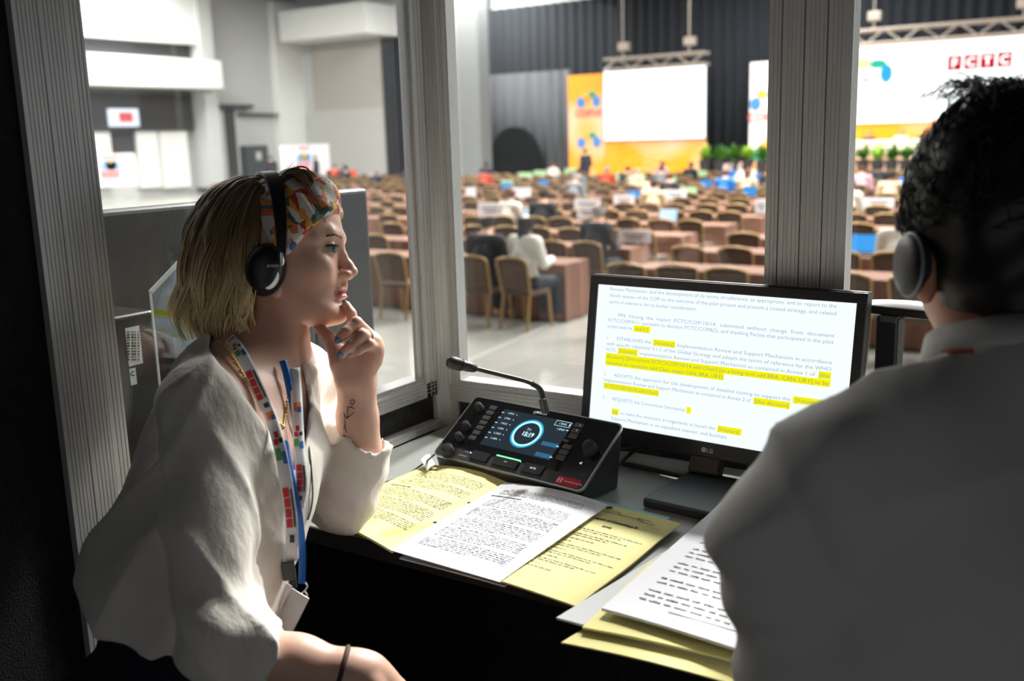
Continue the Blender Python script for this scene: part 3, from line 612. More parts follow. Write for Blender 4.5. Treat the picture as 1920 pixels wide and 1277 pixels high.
# ------------------------------------------------------------------ woman
D0 = 1.50; K = D0/F
w_front = lerp_tab([(334, 520), (338, 556), (350, 592), (372, 620), (400, 634), (428, 641), (444, 643), (456, 643), (467, 639), (480, 637), (500, 637), (520, 640), (534, 641), (552, 637), (564, 636), (578, 643), (590, 646), (600, 642), (607, 630), (613, 600)])
w_back = lerp_tab([(334, 480), (338, 458), (350, 432), (380, 404), (420, 393), (470, 397), (510, 412), (540, 432), (556, 456), (575, 500), (590, 535), (604, 570), (613, 598)])
w_half = lerp_tab([(334, .010), (338, .028), (350, .046), (380, .064), (420, .072), (470, .073), (500, .071), (530, .066), (556, .060), (575, .053), (590, .044), (604, .030), (613, .006)])
hp = lambda px, py, s: V((px-CX)*K, -(py-CY)*K, -D0+s)
def head_f(P):
    px = CX+P[..., 0]/K; py = CY-P[..., 1]/K; s = P[..., 2]+D0
    a0 = w_front(py); b0 = w_back(py); a = (a0-b0)/2*K; b = w_half(py); du = (px-(a0+b0)/2)*K
    p = 2.25; d = ((np.abs(du)/a)**p+(np.abs(s)/b)**p)**(1/p)-1; d = d*np.minimum(a, b)*.9
    d = np.maximum(d, np.maximum(334-py, py-613)*K)
    d = smin(d, chain(P, [hp(612, 594, .012), hp(575, 583, .040), hp(545, 556, .052), hp(535, 520, .058)], [.012, .010, .010, .010], .01), .018)
    d = smin(d, chain(P, [hp(612, 594, -.012), hp(575, 583, -.040), hp(545, 556, -.052)], [.012, .010, .010], .01), .018)
    d = smin(d, ell(P, hp(634, 589, 0), (.0125, .0125, .017)), .014)
    for q in (1, -1):
        d = smin(d, ell(P, hp(598, 506, q*.046), (.026, .019, .016)), .02)                      # cheek
        d = smin(d, chain(P, [hp(636, 446, q*.012), hp(627, 443, q*.036), hp(606, 452, q*.053)], [.0055, .0055, .004]), .012)   # brow ridge
        d = smax(d, -ell(P, hp(643, 469, q*.031), (.014, .0105, .015)), .010)                     # eye socket
        e = ell(P, hp(621.5, 471, q*.031), (.0140, .0140, .0140)); dv = P[..., 1]-hp(0, 471, 0)[1]-.04*(P[..., 0]-hp(632, 0, 0)[0])
        d = smin(d, np.maximum(e, .0034-np.abs(dv+.0002)), .0035)
    # nose
    d = smin(d, chain(P, [hp(637, 462, 0), hp(644, 480, 0), hp(653, 497, 0), hp(660, 509, 0)], [.0052, .0050, .0066, .0088], .006), .010)
    for q in (1, -1):
        d = smin(d, ell(P, hp(648.5, 516, q*.0105), (.0105, .0075, .0070)), .006)
        d = smax(d, -ell(P, hp(655, 523.5, q*.0062), (.0055, .0032, .0030)), .003)
    d = smin(d, chain(P, [hp(644, 522, 0), hp(646, 535, 0)], [.0055, .0050]), .006)
    # mouth
    d = smin(d, ell(P, hp(639.5, 543.5, 0), (.0085, .0046, .021)), .005); d = smin(d, ell(P, hp(640, 556, 0), (.0090, .0050, .018)), .005)
    d = smax(d, -chain(P, [hp(651, 550.5, 0), hp(637, 550, .016), hp(628, 550, .024)], [.0014, .0013, .0008]), .0025)
    d = smax(d, -chain(P, [hp(648, 565.5, -.01), hp(648, 565.5, .01)], [.003, .003]), .006)
    return d
def ear_f(P): return np.minimum(ell(P, hp(530, 515, .073), (.018, .032, .008)), ell(P, hp(537, 549, .071), (.009, .011, .006)))
sh_r, el_r, wr_r = c3(392, 768, 1.325), c3(415, 1200, 1.20), c3(655, 1262, 1.215)
sh_l, el_l, cu_l, wr_l = c3(578, 716, 1.585), c3(640, 938, 1.545), c3(684, 826, 1.515), c3(669, 728, 1.495)
def neck_f(P):
    d = cap(P, c3(512, 570, 1.50), c3(484, 700, 1.485), .053, .056)
    d = smin(d, cap(P, c3(535, 560, 1.452), c3(545, 715, 1.46), .010, .012), .03)       # neck muscle
    return d
def torso_f(P):
    d = chain(P, [c3(470, 735, 1.47), c3(448, 800, 1.445), c3(415, 920, 1.41), c3(368, 1040, 1.355), c3(332, 1150, 1.32), c3(320, 1290, 1.30)], [.080, .098, .108, .110, .112, .125], .05)
    d = smin(d, cap(P, c3(440, 690, 1.47), sh_r, .045, .052), .05); d = smin(d, cap(P, c3(520, 690, 1.50), sh_l, .045, .046), .05)
    d = smin(d, ell(P, c3(500, 880, 1.37), (.04, .055, .045)), .06); d = smin(d, ell(P, c3(535, 872, 1.46), (.03, .05, .045)), .06)
    return d
def hand_l_f(P):
    h = lambda x, y, D: c3(x, y, D)
    d = chain(P, [c3(676, 840, 1.518), c3(670, 780, 1.508), wr_l, h(668, 708, 1.490)], [.033, .028, .0245, .0235], .02)
    d = smin(d, chain(P, [h(668, 712, 1.488), h(686, 672, 1.484), h(697, 642, 1.482)], [.0225, .0185, .0125], .01), .018)
    d = smin(d, chain(P, [h(662, 708, 1.482), h(660, 668, 1.482), h(672, 640, 1.484)], [.0205, .0185, .012], .01), .016)
    d = smin(d, chain(P, [h(650, 706, 1.470), h(641, 680, 1.466), h(632, 658, 1.468)], [.017, .0165, .0125], .01), .014)     # thumb mount
    d = smin(d, chain(P, [h(632, 660, 1.468), h(617, 634, 1.472), h(602, 617, 1.480)], [.0125, .0098, .0080], .004), .008)    # thumb
    d = smin(d, chain(P, [h(694, 640, 1.480), h(700, 655, 1.478), h(698, 672, 1.480)], [.0125, .0135, .0135], .01), .014)
    for pts, rad in (([h(672, 638, 1.487), h(664, 607, 1.487), h(658, 588, 1.487), h(649, 573, 1.489)], [.0100, .0088, .0080, .0070]),
                     ([h(690, 628, 1.476), h(668, 605, 1.458), h(650, 622, 1.446), h(636, 635, 1.447)], [.0105, .0090, .0080, .0070]),
                     ([h(700, 640, 1.475), h(679, 628, 1.452), h(658, 648, 1.443), h(641, 662, 1.446)], [.0105, .0088, .0078, .0068]),
                     ([h(703, 655, 1.474), h(692, 645, 1.456), h(672, 657, 1.447), h(658, 662, 1.451)], [.0095, .0080, .0068, .0060])):
        d = smin(d, chain(P, pts, rad, .003), .0030)
    return d
def hand_r_f(P):
    d = chain(P, [c3(470, 1225, 1.21), c3(560, 1244, 1.213), wr_r, c3(690, 1280, 1.225)], [.034, .031, .0245, .025], .02)
    d = smin(d, chain(P, [c3(690, 1268, 1.222), c3(735, 1300, 1.24)], [.027, .022], .01), .02)
    for i in range(4):
        b = c3(730, 1290+13*i, 1.222+.016*i); d = smin(d, chain(P, [b, b+V(.026, -.014, -.006), b+V(.040, -.034, -.004), b+V(.046, -.050, 0)], [.0095, .009, .008, .007], .003), .004)
    d = smin(d, chain(P, [c3(700, 1285, 1.20), c3(725, 1318, 1.195), c3(745, 1345, 1.20)], [.012, .010, .008], .003), .008)
    return d
def skin_f(P):
    d = smin(head_f(P), neck_f(P), .022); d = smin(d, torso_f(P)+.004, .05); return d
def bbox(*pts, pad=.03):
    a = np.array(pts); return a.min(0)-pad, a.max(0)+pad
wbase = pt(320, 1290, 1.285); wbase[2] = 0
woman = empty('person', wbase); tag(woman, 'woman in cream blouse and patterned headband resting chin on her hand', 'person')
v1, f1 = nets(lambda P: np.minimum(skin_f(P), ear_f(P)), c3(385, 905, 1.5)+V(-.02, 0, -.13), c3(690, 325, 1.5)+V(.005, .005, .20), .0021)
v2, f2 = nets(hand_l_f, *bbox(c3(595, 850, 1.50), c3(725, 560, 1.43), c3(690, 840, 1.55)), .0016)
v3, f3 = nets(hand_r_f, *bbox(c3(470, 1180, 1.21), c3(800, 1420, 1.21), c3(700, 1300, 1.30), pad=.045), .0028)
hem_f = lambda P: -(P[..., 1]-c3(330, 1238, 1.2)[1]+.43*(P[..., 0]-c3(330, 1238, 1.2)[0]))
v4, f4 = nets(lambda P: np.maximum(torso_f(P)+.018, hem_f(P)+.03), c3(230, 1420, 1.3)+V(0, 0, -.2), c3(640, 640, 1.4)+V(0, 0, .2), .014)
vv = np.concatenate([v1, v2, v3, v4]); o_ = np.cumsum([0, len(v1), len(v2), len(v3)])
ff = [(q+k_).tolist() for q, k_ in zip((f1, f2, f3, f4), o_)]
body = mkobj('body', c2w(vv), sum(ff, []), 'skin', woman, smooth=180); body.data.materials.append(M['lip'])
pxv = CX+v1[:, 0]/K; pyv = CY-v1[:, 1]/K; sv = np.abs(v1[:, 2]+D0)
lipm = (((pxv-644)/12)**2+((pyv-549.5)/9.0)**2+(sv/.021)**2 < 1) & (pxv > 630) & (np.abs(pyv-549.5) < 8.5*(1-(sv/.024)**2))
mi = np.zeros(len(body.data.polygons), np.int32); fl = lipm[np.array(f1)].all(1); mi[:len(f1)] = fl; body.data.polygons.foreach_set('material_index', mi)
# ---- surface finder: first hit of a solid along a sight line
def hit(fn, px, py, d0=1.0, d1=1.75, n=300):
    ds = np.linspace(d0, d1, n); P = np.array([c3(px, py, d) for d in ds]); v = fn(P); i = np.argmax(v < 0)
    return ds[i] if v[i] < 0 else None
# eyes
for q in (1, -1):
    ec = hp(621.5, 471, q*.031); e_ = mkobj('eyeball', *(lambda m: (c2w(m.v[0]), m.f))(MB().ico(ec, .0131, nu=20, nv=14)), 'eye_white', woman, smooth=180)
    di = nrm(V(.93, .03, q*.34)); mb = MB(); mb.lathe(ec+di*.0122, di, [(0, .0066), (.0009, .0060), (.0013, .0030), (.0014, .0005)], 18); mkobj('iris', c2w(mb.v[0]), mb.f, 'iris', e_, smooth=60)
    mb = MB(); mb.tube([hp(621, 467.5, q*.0462), hp(631, 464.6, q*.0442), hp(638, 464.4, q*.038), hp(641, 466, q*.029)], [.0009, .0018, .0018, .0009], 6)
    mb.tube([hp(634, 465, q*.040), hp(640, 462.5, q*.042)], [.0007, .0002], 5); mb.tube([hp(637.5, 465, q*.034), hp(644.5, 463, q*.036)], [.0007, .0002], 5); mb.tube([hp(630, 465, q*.0425), hp(634, 461.5, q*.0455)], [.0007, .0002], 5)
    mkobj('eyelashes', c2w(np.concatenate(mb.v)), mb.f, 'lash', woman, smooth=60)
    mb = MB(); r_ = random.Random(5)
    for i in range(70):
        t = r_.random(); x_, y_ = 640.5-27*t, 446-6*math.sin(min(1, t*1.2)*math.pi*.75)+r_.uniform(-1.8, 1.8)
        D_ = hit(head_f, x_, y_, 1.40, 1.52, 160); s_ = (D0-D_+.0006) if D_ else .012; a = c3(x_, y_, D_-.0010) if (q > 0 and D_) else hp(x_, y_, q*s_)
        mb.tube([a, a+V(-.0055, .0016-.0030*t, q*.0012)], [.0006, .0002], 4)
    mat('brow', (.09, .05, .03), .7) if 'brow' not in M else None
    mkobj('eyebrow', c2w(np.concatenate(mb.v)), mb.f, 'brow', woman)
# nails, tattoo
def nail(x, y, ang, w_, l_):
    D = hit(hand_l_f, x, y, 1.38, 1.6) or 1.45; a = math.radians(ang); ux_ = V(math.cos(a), math.sin(a), 0); uy_ = V(-math.sin(a), math.cos(a), 0); c = c3(x, y, D)
    mb = MB(); mb.ico(c+V(0, 0, -.0010), (l_, w_, .0022), [ux_, uy_, (0, 0, 1)], 14, 9); mkobj('nail', c2w(np.concatenate(mb.v)), mb.f, 'nail_blue', woman, smooth=180)
nail(633.5, 637.5, 222, .0048, .0066); nail(638.5, 663.5, 218, .0046, .0066); nail(655, 663, 200, .0040, .0055); nail(646, 566, 120, .0030, .0035)
mb = MB()
def ink(pts):
    for (x0, y0), (x1, y1) in zip(pts[:-1], pts[1:]):
        n = 5; mb.tube([c3(x0+(x1-x0)*t, y0+(y1-y0)*t, (hit(hand_l_f, x0+(x1-x0)*t, y0+(y1-y0)*t, 1.4, 1.6, 500) or 1.49)-.0002) for t in np.linspace(0, 1, n)], .0006, 4)
ink([(657, 750), (664, 750), (664, 757), (657, 757), (657, 750)]); ink([(661, 757), (659, 764), (652, 762), (651, 783)]); ink([(652, 762), (665, 766)]); ink([(644, 774), (650, 785), (665, 772)]); ink([(646, 776), (648, 800), (650, 812)]); ink([(648, 790), (645, 806)]); ink([(650, 783), (655, 780)])
for i in range(6): ink([(644+2.8*i, 815+2.0*i), (645+2.8*i, 822+2.0*i)]); ink([(644+2.8*i, 815+2*i), (646+2.8*i, 816.5+2*i)])
mkobj('tattoo', c2w(np.concatenate(mb.v)), mb.f, 'tattoo', woman)['label'] = 'thin black line tattoo on the wrist'
# ---- blouse
NECK = [(392, 655), (412, 684), (436, 706), (462, 748), (503, 806), (538, 888), (556, 880), (574, 820), (580, 760), (572, 710), (556, 655), (540, 560), (400, 560)]
def arm_r(P): return chain(P, [sh_r, (sh_r+el_r)/2+V(-.006, 0, .004), el_r, c3(522, 1234, 1.212)], [.060, .054, .050, .042], .03)
def arm_l(P): return chain(P, [sh_l, (sh_l+el_l)/2, el_l+V(0, 0, 0), (el_l+cu_l)/2, cu_l+nrm(cu_l-el_l)*.02], [.055, .052, .044, .043, .041], .03)
def ridge(P, al_, sa, sb, seed):
    al_ = nrm(al_); c_ = P@al_; Q = al_*(c_*sa)[..., None]+(P-al_*c_[..., None])*sb; return (1-np.minimum(1, np.abs(fnoise(Q, 1., seed)*1.3)))**2
def blouse_f(P):
    px = CX-P[..., 0]/P[..., 2]*F; py = CY+P[..., 1]/P[..., 2]*F
    t = torso_f(P)
    t = smin(t, cap(P, c3(440, 1020, 1.34), c3(520, 925, 1.37), .035, .035), .06)                      # loose front
    t = smin(t, chain(P, [c3(325, 940, 1.35), c3(290, 1080, 1.32), c3(275, 1125, 1.31)], [.03, .038, .038], .04), .05)   # loose back
    t = smax(t, -(P[..., 1]-c3(330, 1238, 1.2)[1]+.43*(P[..., 0]-c3(330, 1238, 1.2)[0])), .012)        # hem
    ar = arm_r(P); cr = ((P-c3(517, 1232, 1.212))@nrm(wr_r-el_r)); wob = .0035*np.sin((P@nrm(V(.2, 1, .1)))*95+3*fnoise(P, 9, 4))*np.clip(((sh_r[1]-P[..., 1])/(sh_r-el_r)[1])*1.3-.1, 0, 1)
    ar = smax(ar+wob, cr, .004)
    al = arm_l(P); cl = ((P-cu_l)@nrm(cu_l-el_l))-.006; al = smax(al+.002*np.sin((P@nrm(V(.7, .7, 0)))*120+2*fnoise(P, 12, 8)), cl, .003)
    inner = chain(P, [el_l+nrm(cu_l-el_l)*.05, cu_l+nrm(cu_l-el_l)*.05], [.030, .0375]); al = smax(al, -inner, .003)
    kb = np.clip((sh_r[1]-P[..., 1])/.10, 0, 1); kb = .035*(1-kb)+.005*kb
    fold = .0085*ridge(P, V(.30, .95, 0), 4, 30, 2)+.007*ridge(P, V(.75, .62, .2), 5, 34, 12)-.005+.0012*np.sin((P@nrm(V(.85, .42, .1)))*62+4*fnoise(P, 6, 2))+.002*fnoise(P, 40, 3)
    ar = ar-.008*ridge(P, V(.42, .9, .1), 6, 42, 5)-.006*ridge(P, V(-.5, .8, .1), 8, 55, 6)+.005; al = al-.006*ridge(P, V(.8, .55, .1), 8, 50, 7)+.002
    d = smin(t-.006-fold, ar, kb); d = smin(d, al, .02)
    cut = polysd(px, py, NECK)*.78e-3; cut = np.where(P[..., 2] > -1.62, cut, .1)
    return smax(d, -cut, .004)
bl = sdf_obj('blouse', blouse_f, c3(120, 1290, 1.3)+V(0, 0, -.36), c3(735, 620, 1.55)+V(.03, .03, .44), .0048, 'blouse', woman)
def trousers_f(P):
    d = chain(P, [c3(325, 1225, 1.30), c3(312, 1310, 1.285)], [.095, .145], .03)
    kr, kl = c3(560, 1480, 1.20), c3(640, 1400, 1.42)
    d = smin(d, cap(P, c3(330, 1330, 1.22), kr, .085, .06), .05); d = smin(d, cap(P, c3(350, 1310, 1.36), kl, .085, .06), .05)
    return d
tz = sdf_obj('trousers', trousers_f, c3(90, 1560, 1.3)+V(0, 0, -.25), c3(760, 1080, 1.3)+V(0, 0, .3), .008, 'trousers_navy', woman)
for kx, ky, kD in ((560, 1480, 1.20), (640, 1400, 1.42)):
    k_ = pt(kx, ky, kD); MB().tube(spline([k_, k_+V(.02, .01, -.15), V(k_[0]+.03, k_[1]+.02, .08)], 5), [.06]*2+[.055]*3+[.05]*3+[.045]*(len(spline([k_, k_, k_], 5))-8), 12).build('trouser_leg', 'trousers_navy', woman, smooth=60)
    mb = MB(); mb.ico((k_[0]+.08, k_[1]+.05, .045), (.13, .05, .045)); mb.build('shoe', 'rubber_black', woman, smooth=180)
# ---- hair
def strands(name, curves, mtn, parent, col=None, sides=4):
    vs, fs, cs, n0 = [], [], [], 0
    for P, r, c in curves:
        mb = MB(); mb.tube(P, r, sides, caps=False); q = mb.v[0]; vs.append(q); fs += [tuple(i+n0 for i in f) for f in mb.f]; n0 += len(q)
        if col: cs.append(np.repeat(c, sides, 0))
    o = mkobj(name, c2w(np.concatenate(vs)), fs, mtn, parent, smooth=180)
    if col:
        a = o.data.color_attributes.new('Col', 'FLOAT_COLOR', 'POINT'); C_ = np.concatenate(cs); C_ = np.concatenate([C_, np.ones((len(C_), 1))], 1); a.data.foreach_set('color', C_.ravel())
    return o
BROWN, MID, BLOND = np.array(lin(120, 94, 68)), np.array(lin(190, 156, 104)), np.array(lin(248, 228, 176))
def hair_col(py, j):
    t = np.clip((py-(435+j*60))/130, 0, 1)[:, None]; return np.where(t < .5, BROWN+(MID-BROWN)*t*2, MID+(BLOND-MID)*(t*2-1))*(1+.28*np.clip(j, -1.2, 1.2))
H0 = spline([(522, 340, .012), (516, 372, .066), (508, 420, .080), (502, 470, .088), (497, 520, .090), (496, 562, .086), (487, 602, .078), (470, 630, .070)], 4)
H1 = spline([(505, 334, 0), (450, 338, 0), (400, 362, 0), (368, 410, 0), (354, 462, 0), (344, 522, 0), (338, 576, 0), (356, 632, 0)], 4)
H1 = np.array([H1[int(i)] for i in np.linspace(0, len(H1)-1, len(H0))])
def hair_curve(q, side, j1, j2, j3, lift, trunc=1.):
    n = len(H0); t = np.linspace(0, 1, n); P = H0*(1-q)+H1*q; s = np.sqrt(np.clip(1-q**2, 0, 1))*(H0[:, 2]*(1-q*.1))
    wv = 15*t*np.sin(t*11.5+j1*6.28); px = P[:, 0]+(lift*10-4)*t*-1+wv*.7+14*j2*t; py = P[:, 1]+10*j3*t-abs(lift)*2; ss = side*s*(1+.07*lift)+.009*np.sin(t*9+j2*9)*t
    end = t > .86; px = px+np.where(end, (t-.86)*110*(1-q*.2)*(.5+j1), 0)
    k_ = max(6, int(n*trunc)); C = np.array([hp(a, b, c) for a, b, c in zip(px, py, ss)]); return C[:k_], py[:k_]
cur = []; rh = np.random.default_rng(11)
CL = [(rh.random()**.85, rh.random(), rh.normal()*.5, rh.normal()*.7, rh.normal()*.45, rh.normal()*.5, rh.uniform(.86, 1.)) for _ in range(110)]
for i in range(2800):
    q0, j1, j2, j3, lf, jc, tr_ = CL[i % 110]; q = float(np.clip(q0+rh.normal()*.024, 0, 1)); side = 1 if (i % 110) % 4 else -1
    if side < 0: q = max(q, .35)
    C, py = hair_curve(q, side, j1+rh.normal()*.03, j2+rh.normal()*.08, j3+rh.normal()*.15, lf+rh.normal()*.18, float(np.clip(tr_+rh.normal()*.05, .75, 1))); n = len(C)
    r = np.interp(np.linspace(0, 1, n), [0, .15, .75, 1], [.0011, .0015, .0013, .0004])*rh.uniform(.6, 1.3); cur.append((C, r, hair_col(py, .7*jc+rh.normal()*.25)))
# locks over the headband and stray hairs
for i in range(90):
    j = rh.normal(size=6); a = np.array([(535+9*j[0], 345+4*j[1], .02+.012*j[2]), (552+8*j[0], 330+4*j[3], .02+.012*j[2]), (574+8*j[0], 331+4*j[3], .024+.014*j[2]), (590+7*j[0], 352+5*j[3], .034+.012*j[2]), (601+8*j[4], 380+8*j[3], .042+.010*j[2]), (612+9*j[4], 404+9*j[5], .046+.01*j[2])])
    S_ = spline(a, 4); S_ = S_[:rh.integers(12, len(S_))] if rh.random() < .5 else S_
    cur.append((np.array([hp(*p) for p in S_]), np.interp(np.linspace(0, 1, len(S_)), [0, .6, 1], [.0014, .0013, .0003]), np.repeat((BROWN*(1+.25*abs(j[0])))[None], len(S_), 0)))
for i in range(26):
    j = rh.normal(size=6); a = np.array([(545+8*j[0], 340, .01*j[2]), (552+10*j[0], 326+3*j[1], .02*j[2]), (562+16*j[3], 318+5*j[4], .03*j[2])]); S_ = spline(a, 4)
    cur.append((np.array([hp(*p) for p in S_]), np.interp(np.linspace(0, 1, len(S_)), [0, 1], [.0007, .0002]), np.repeat(MID[None], len(S_), 0)))
hr = strands('hair', cur, 'hair_blond', woman, col=True); hr['label'] = 'brown bob with blond ends'
def hairbase(P):
    px = CX+P[..., 0]/K; py = CY-P[..., 1]/K; s = P[..., 2]+D0
    d = polysd(px, py, [(515, 340), (450, 343), (403, 368), (374, 415), (362, 465), (355, 520), (350, 570), (372, 612), (420, 622), (462, 610), (482, 585), (490, 545), (498, 500), (505, 440), (512, 380)])*K
    return smax(d, np.abs(s)-.072*np.clip((py-318)/95, .1, 1)**.6*np.clip((px-338)/95, .05, 1)**.5, .03)
hb = sdf_obj('hair_underlayer', hairbase, hp(335, 645, -.11), hp(535, 325, .11), .0045, 'hair_blond', hr)
vv_ = np.array([v.co[:] for v in hb.data.vertices])+woff(woman); pyb = CY-w2c(vv_)[:, 1]/K; C_ = hair_col(pyb, np.zeros(1))*.8; a = hb.data.color_attributes.new('Col', 'FLOAT_COLOR', 'POINT'); a.data.foreach_set('color', np.concatenate([C_, np.ones((len(C_), 1))], 1).ravel())
# ---- headband
def scarf_mat():
    mt = mat('scarf_print', (.8, .8, .8), .7, bump=.1, bscale=300); nt = mt.node_tree; b = nt.nodes['Principled BSDF']; tc = nt.nodes.new('ShaderNodeTexCoord')
    nz = nt.nodes.new('ShaderNodeTexNoise'); nz.inputs['Scale'].default_value = 18; ad = nt.nodes.new('ShaderNodeVectorMath'); ad.operation = 'MULTIPLY_ADD'; ad.inputs[1].default_value = (.05, .05, .05)
    nt.links.new(tc.outputs['Object'], nz.inputs['Vector']); nt.links.new(nz.outputs['Color'], ad.inputs[0]); nt.links.new(tc.outputs['Object'], ad.inputs[2])
    vo = nt.nodes.new('ShaderNodeTexVoronoi'); vo.inputs['Scale'].default_value = 85; nt.links.new(ad.outputs[0], vo.inputs['Vector'])
    sp = nt.nodes.new('ShaderNodeSeparateColor'); nt.links.new(vo.outputs['Color'], sp.inputs[0])
    rp = nt.nodes.new('ShaderNodeValToRGB'); rp.color_ramp.interpolation = 'CONSTANT'; e = rp.color_ramp.elements
    for i, (p, c) in enumerate(((0, lin(228, 222, 215)), (.28, lin(228, 120, 70)), (.42, lin(75, 110, 165)), (.54, lin(60, 105, 90)), (.66, lin(235, 165, 60)), (.78, lin(190, 60, 50)), (.86, lin(225, 220, 214)))):
        q = e[i] if i < 2 else e.new(p); q.position = p; q.color = (*c, 1)
    nt.links.new(sp.outputs[0], rp.inputs[0]); nt.links.new(rp.outputs[0], b.inputs['Base Color'])
scarf_mat()
SC_ = [(500, 352), (520, 334), (548, 326), (590, 322), (640, 342), (640, 398), (619, 413), (590, 448), (560, 486), (546, 482), (528, 462), (512, 420)]
def scarf_f(P):
    px = CX+P[..., 0]/K; py = CY-P[..., 1]/K; d = head_f(P)-.0085-.0022*np.sin((px*.8-py*.6)*.22)
    d = smin(d, ell(P, hp(606, 357, .012), (.020, .018, .03)), .02)
    return smax(d, polysd(px, py, SC_)*K, .004)
sf = sdf_obj('patterned_headband', scarf_f, hp(495, 492, -.10), hp(645, 318, .10), .0028, 'scarf_print'); tag(sf, 'colourful floral headband tied around the woman\'s hair', 'headband')
# ---- headphones
hpn = empty('headphones', pt(521, 511, 1.42)); tag(hpn, 'black over ear headphones with white oval on the woman', 'headphones')
band = spline([(470, 331, -.05), (484, 327, -.02), (500, 328, .012), (522, 340, .045), (540, 368, .072), (550, 405, .088), (555, 445, .096), (556, 480, .098), (555, 500, .097)], 5)
mb = MB(); bw_ = V(.55, .25, -.1); L = []
for i, p in enumerate(band):
    c = hp(*p); t = np.clip(i/len(band), 0, 1); wd = .0115*(1-.55*max(0, t-.45)/.55); ac_ = nrm(V(1., .15, -.35)); nn = nrm(V(.05+.2*t, 1-t, .2+t)); th_ = .0035+.0018*t
    L.append([c+ac_*wd+nn*0, c+ac_*wd*.9+nn*th_, c-ac_*wd*.9+nn*th_, c-ac_*wd, c-ac_*wd*.9-nn*th_*.6, c+ac_*wd*.9-nn*th_*.6])
n = 6; mb.add(np.array(L).reshape(-1, 3), [(i*n+j, i*n+(j+1) % n, (i+1)*n+(j+1) % n, (i+1)*n+j) for i in range(len(L)-1) for j in range(n)]+[tuple(range(n))[::-1], tuple((len(L)-1)*n+j for j in range(n))])
mkobj('band', c2w(np.concatenate(mb.v)), mb.f, 'black_plastic', hpn, smooth=50, recalc=True)
def cup(px, py, s, q, name, prof, rx, ry, mtn, parent, ang=-12):
    a = math.radians(ang); e1 = V(math.cos(a), math.sin(a), -.10); e2 = V(-math.sin(a), math.cos(a), .06); ez = nrm(np.cross(e1, e2))*q; mb = MB(); t = np.arange(36)/36*2*np.pi; vs = []
    for h, r in prof: vs.append(hp(px, py, s)+ez*h+(np.cos(t)*rx*r)[:, None]*e1+(np.sin(t)*ry*r)[:, None]*e2)
    k_ = len(prof); mb.add(np.concatenate(vs), [(i*36+j, i*36+(j+1) % 36, (i+1)*36+(j+1) % 36, (i+1)*36+j) for i in range(k_-1) for j in range(36)]+[tuple(range(36))[::-1], tuple((k_-1)*36+j for j in range(36))])
    return mkobj(name, c2w(np.concatenate(mb.v)), mb.f, mtn, parent, smooth=50, recalc=True)
cup(521, 512, .068, 1, 'ear_pad', [(0, .85), (.004, .99), (.012, 1.02), (.018, .96)], .0285, .0375, 'rubber_black', hpn)
c1 = cup(523, 511, .086, 1, 'ear_cup', [(0, .93), (.005, .97), (.012, .90), (.018, .72), (.021, .45), (.0215, .05)], .0275, .036, 'black_plastic', hpn)
cup(537.5, 531, .0985, 1, 'oval_plate', [(0, 1.), (.0015, .96), (.002, .5), (.0021, .05)], .0105, .0155, 'silver', c1, ang=-28)
mb = MB(); put_text(mb, 'BOSCH', .0050, hp(534, 511, .1085), V(.99, .02, -.12), V(0, 1, .05), 'LEFT', .0001); mkobj('cup_print', c2w(np.concatenate(mb.v)), mb.f, 'label_white', c1)
cup(521, 512, -.068, -1, 'ear_pad', [(0, .85), (.004, .99), (.012, 1.02), (.018, .96)], .0285, .0375, 'rubber_black', hpn)
cup(523, 511, -.086, -1, 'ear_cup', [(0, .93), (.005, .97), (.012, .90), (.018, .72), (.021, .45), (.0215, .05)], .0275, .036, 'black_plastic', hpn)
mb = MB(); mb.tube([hp(555, 478, .099), hp(557, 500, .100), hp(556, 506, .098)], [.004, .0045, .003], 8); mkobj('yoke_pin', c2w(np.concatenate(mb.v)), mb.f, 'silver_rim', hpn, smooth=60)
# ------------------------------------------------------------------ what the woman wears and carries
def front_f(P): return np.minimum(blouse_f(P), np.minimum(skin_f(P), 9))
def depth_on(fn, px, py, d0=1.1, d1=1.75): return hit(fn, px, py, d0, d1, 220)
def ribbon(path, wpx, fn=front_f, lift=.0035, n=5, fixed=None, sm=7):
    S_ = spline([(a, b, 0) for a, b in path], n)[:, :2]; T = np.gradient(S_, axis=0); T /= np.linalg.norm(T, axis=1)[:, None]; N_ = np.stack([-T[:, 1], T[:, 0]], 1)
    if fixed is None:
        D = np.array([min([depth_on(fn, *(p+N_[i]*o)) or 9 for o in (-wpx*.5, 0, wpx*.5)]) for i, p in enumerate(S_)]); good = np.where(D < 5)[0]; D = np.interp(np.arange(len(D)), good, D[good])
        Dm = np.array([D[max(0, i-2):i+3].min() for i in range(len(D))]); D = np.convolve(np.pad(Dm, 3, 'edge'), np.ones(sm)/sm, 'valid')-lift
    else: D = np.interp(np.linspace(0, 1, len(S_)), np.linspace(0, 1, len(fixed)), fixed)
    L = len(S_)
    def at(t, s, lift2=0.):
        x = t*(L-1); i = min(L-2, int(x)); g = x-i; p = S_[i]*(1-g)+S_[i+1]*g; nn = N_[i]*(1-g)+N_[i+1]*g; d = D[i]*(1-g)+D[i+1]*g; q = p+nn*s*wpx/2; return c3(q[0], q[1], d-lift2-.0012*(1-s*s))
    return at, L
def rib_obj(name, at, L, mt, parent):
    mb = MB(); mb.grid(lambda u, v: at(u, v*2-1), L, 5); o = mkobj(name, c2w(np.concatenate(mb.v)), mb.f, mt, parent, smooth=180); m_ = o.modifiers.new('s', 'SOLIDIFY'); m_.thickness = .0009; return o
def rib_patch(at, t0, t1, s0, s1, mt, parent, name='printed_mark'):
    mb = MB(); mb.grid(lambda u, v: at(t0+(t1-t0)*u, s0+(s1-s0)*v, .0020), 3, 3); mkobj(name, c2w(np.concatenate(mb.v)), mb.f, mt, parent)
rib_patch0 = rib_patch
